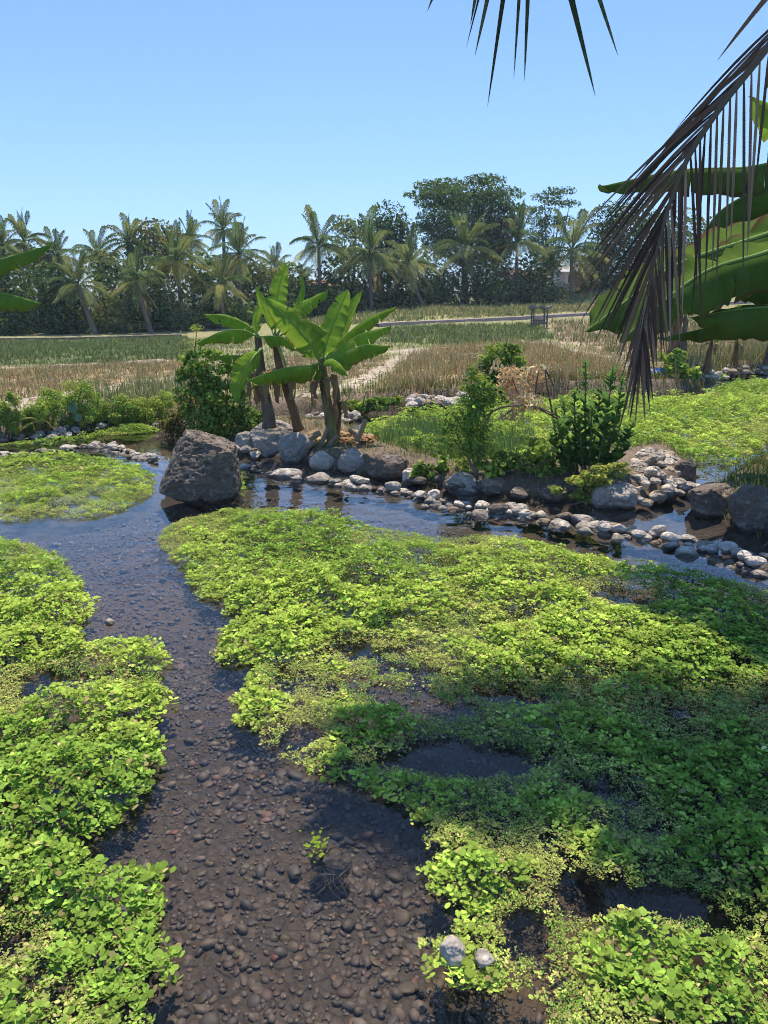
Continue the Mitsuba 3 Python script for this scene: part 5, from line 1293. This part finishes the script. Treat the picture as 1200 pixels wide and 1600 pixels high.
for k in range(5): part(t, 'rail', b + [0, -.02 if k < 3 else Dp, hh * (.30 + .08 * (k % 3))], (W * .8, .04, .05), (.16, .13, .11))

# irrigation wall: a low grey stone wall with a pale cap along the terrace
t = thing('terrace_wall', 'long low grey stone wall with a pale cap along the irrigation channel', 'wall')
wl = np.array([hit(px, py) for px, py in ((585, 510), (612, 508), (700, 504), (780, 500), (850, 496), (920, 492), (1000, 487), (1080, 480), (1160, 473), (1240, 468))])
cl = catmull(wl, 60)


def strip_wall(parent, name, c, w, h, z0, col, dy):
    mb = MB(); tn = norm(np.gradient(c * [1, 1, 0], axis=0)); sd = np.cross(tn, [0, 0, 1.])
    sec = [(-w / 2, z0 - .3), (-w / 2, z0 + h), (w / 2, z0 + h), (w / 2, z0 - .3)]
    v = np.concatenate([[c + sd * (a + dy) + [0, 0, b_]] for a, b_ in sec]); n = len(c); f = []
    for k in range(4):
        for i in range(n - 1):
            a0, a1, b0, b1 = k * n + i, k * n + i + 1, ((k + 1) % 4) * n + i, ((k + 1) % 4) * n + i + 1; f += [[a0, a1, b1], [a0, b1, b0]]
    vv = v.reshape(-1, 3); mb.add(vv, f, np.asarray(col) * (.75 + .5 * meshkit.fbm(vv * 1.2, 3, 91))[:, None]); return mb.build(name, 'matte_mat', parent, smooth=False)


strip_wall(t, 'wall_face', cl, .8, .16, .0, (.18, .165, .145), 0); strip_wall(t, 'cap', cl, .4, .03, .16, (.30, .28, .25), .30)
cl2 = catmull(np.array([hit(px, py) for px, py in ((-60, 533), (60, 532), (160, 530), (280, 526))]), 30)
t = thing('terrace_wall', 'low dark earth wall at the foot of the left palms', 'wall'); strip_wall(t, 'wall_face', cl2, .5, .13, 0, (.13, .115, .09), 0); strip_wall(t, 'cap', cl2, .36, .03, .13, (.2, .18, .14), .05)

t = thing('blue_bundle', 'crumpled bright blue plastic bundle on the far bank', 'plastic bundle')
b = hit(1033, 590); m = trimesh.creation.icosphere(subdivisions=4); v = np.array(m.vertices); v = v * (1 + .5 * (meshkit.fbm(v * 2.5, 3, 5) - .5) + .25 * np.abs(meshkit.noise(v * 5, 6) - .5))[:, None] * [.22, .18, .12]
scene[t] = ply(trimesh.Trimesh(v + b + [0, .1, .12], m.faces, process=False), {'type': 'principled', 'base_color': {'type': 'rgb', 'value': [.01, .16, .55]}, 'roughness': .35, 'specular': .5}, smooth=True)
t = thing('yellow_bag', 'small yellow bag hanging among stalks left of the blue bundle', 'bag')
b = hit(1009, 600); m = trimesh.creation.icosphere(subdivisions=3); v = np.array(m.vertices); v = v * (1 + .4 * (meshkit.fbm(v * 2, 3, 8) - .5))[:, None] * [.07, .06, .12]
scene[t] = ply(trimesh.Trimesh(v + b + [0, .05, .16], m.faces, process=False), {'type': 'principled', 'base_color': {'type': 'rgb', 'value': [.62, .36, .02]}, 'roughness': .4}, smooth=True)


def house(label, px, base_py, wpx, hpx, Y, wall, roof, roofpx, openings=()):
    t = thing('house', label, 'house'); s = Y * 1.07 / FPX; c = P(px, base_py, Y); z0 = float(H(np.array([c[0]]), np.array([Y]))[0]); W, Hh, D = wpx * s, hpx * s, 6.0
    z0 = c[2]
    mb = MB(); box(mb, np.array([c[0], Y + D / 2, z0 + Hh / 2 - .6]), (W, D, Hh + 1.2), wall); mb.build('wall', 'matte_mat', t, smooth=False)
    r = roofpx * s; o = .5
    v = np.array([[-W / 2 - o, -o, 0], [W / 2 + o, -o, 0], [W / 2 + o, D + o, 0], [-W / 2 - o, D + o, 0], [-W / 2 - o, D / 2, r], [W / 2 + o, D / 2, r]]) + [c[0], Y, z0 + Hh + .01]
    v = np.vstack([v, v - [0, 0, .12]]); f = [[0, 1, 5], [0, 5, 4], [2, 3, 4], [2, 4, 5], [0, 4, 3], [1, 2, 5], [6, 11, 7], [6, 10, 11], [8, 10, 9], [8, 11, 10], [0, 6, 7], [0, 7, 1], [2, 8, 9], [2, 9, 3], [1, 7, 8], [1, 8, 2], [3, 9, 6], [3, 6, 0]]
    mb = MB(); mb.add(v, f, roof); mb.build('roof', 'matte_mat', t, smooth=False)
    for (ox, oz, w, h, nm) in openings: part(t, nm, (c[0] + ox * W, Y - .01, z0 + oz * Hh), (w, .08, h), (.05, .055, .06) if nm == 'window' else (.16, .10, .06))


house('white house behind the bushy drooping palm', 912, 446, 56, 18, 92, (.55, .54, .51), (.42, .40, .38), 10, ((-.3, .5, .9, .9, 'window'), (.2, .5, .9, .9, 'window'), (-.05, .4, .9, 1.9, 'door')))
house('red-tiled house behind the clear straight palm trunk', 492, 472, 52, 18, 74, (.40, .33, .28), (.26, .125, .09), 12, ((.3, .5, .9, .9, 'window'), (.1, .4, .8, 1.8, 'door')))
house('house with a faded red roof behind the trees right of the largest tree', 826, 448, 50, 16, 90, (.38, .34, .31), (.20, .14, .115), 7, ((-.2, .5, .9, .9, 'window'), (.2, .4, .9, 1.8, 'door')))
t = thing('fence', 'grey panel fence beside the road behind the dead palm frond', 'fence')
for k in range(6):
    p = P(932 + k * 9, 449, 86); part(t, 'panel', p + [0, 0, .75], (.60, .05, 1.3), (.30, .31, .32)); part(t, 'post', p + [-.34, .02, .75], (.07, .09, 1.6), (.24, .24, .24))

# ------------------------------------------------------------------ light haze over the fields
scene['haze_air'] = {'type': 'homogeneous', 'albedo': {'type': 'rgb', 'value': [.94, .95, .96]}, 'sigma_t': {'type': 'rgb', 'value': [.00034, .00044, .0006]}}
scene['haze'] = {'type': 'cube', 'to_world': T().translate([0, 1200, 14]).scale([2600, 1500, 17]), 'bsdf': {'type': 'null'}, 'interior': {'type': 'ref', 'id': 'haze_air'}}
scene['camera']['medium'] = {'type': 'ref', 'id': 'haze_air'}
lab('haze', 'faint bluish haze over the fields', 'haze', kind='stuff')
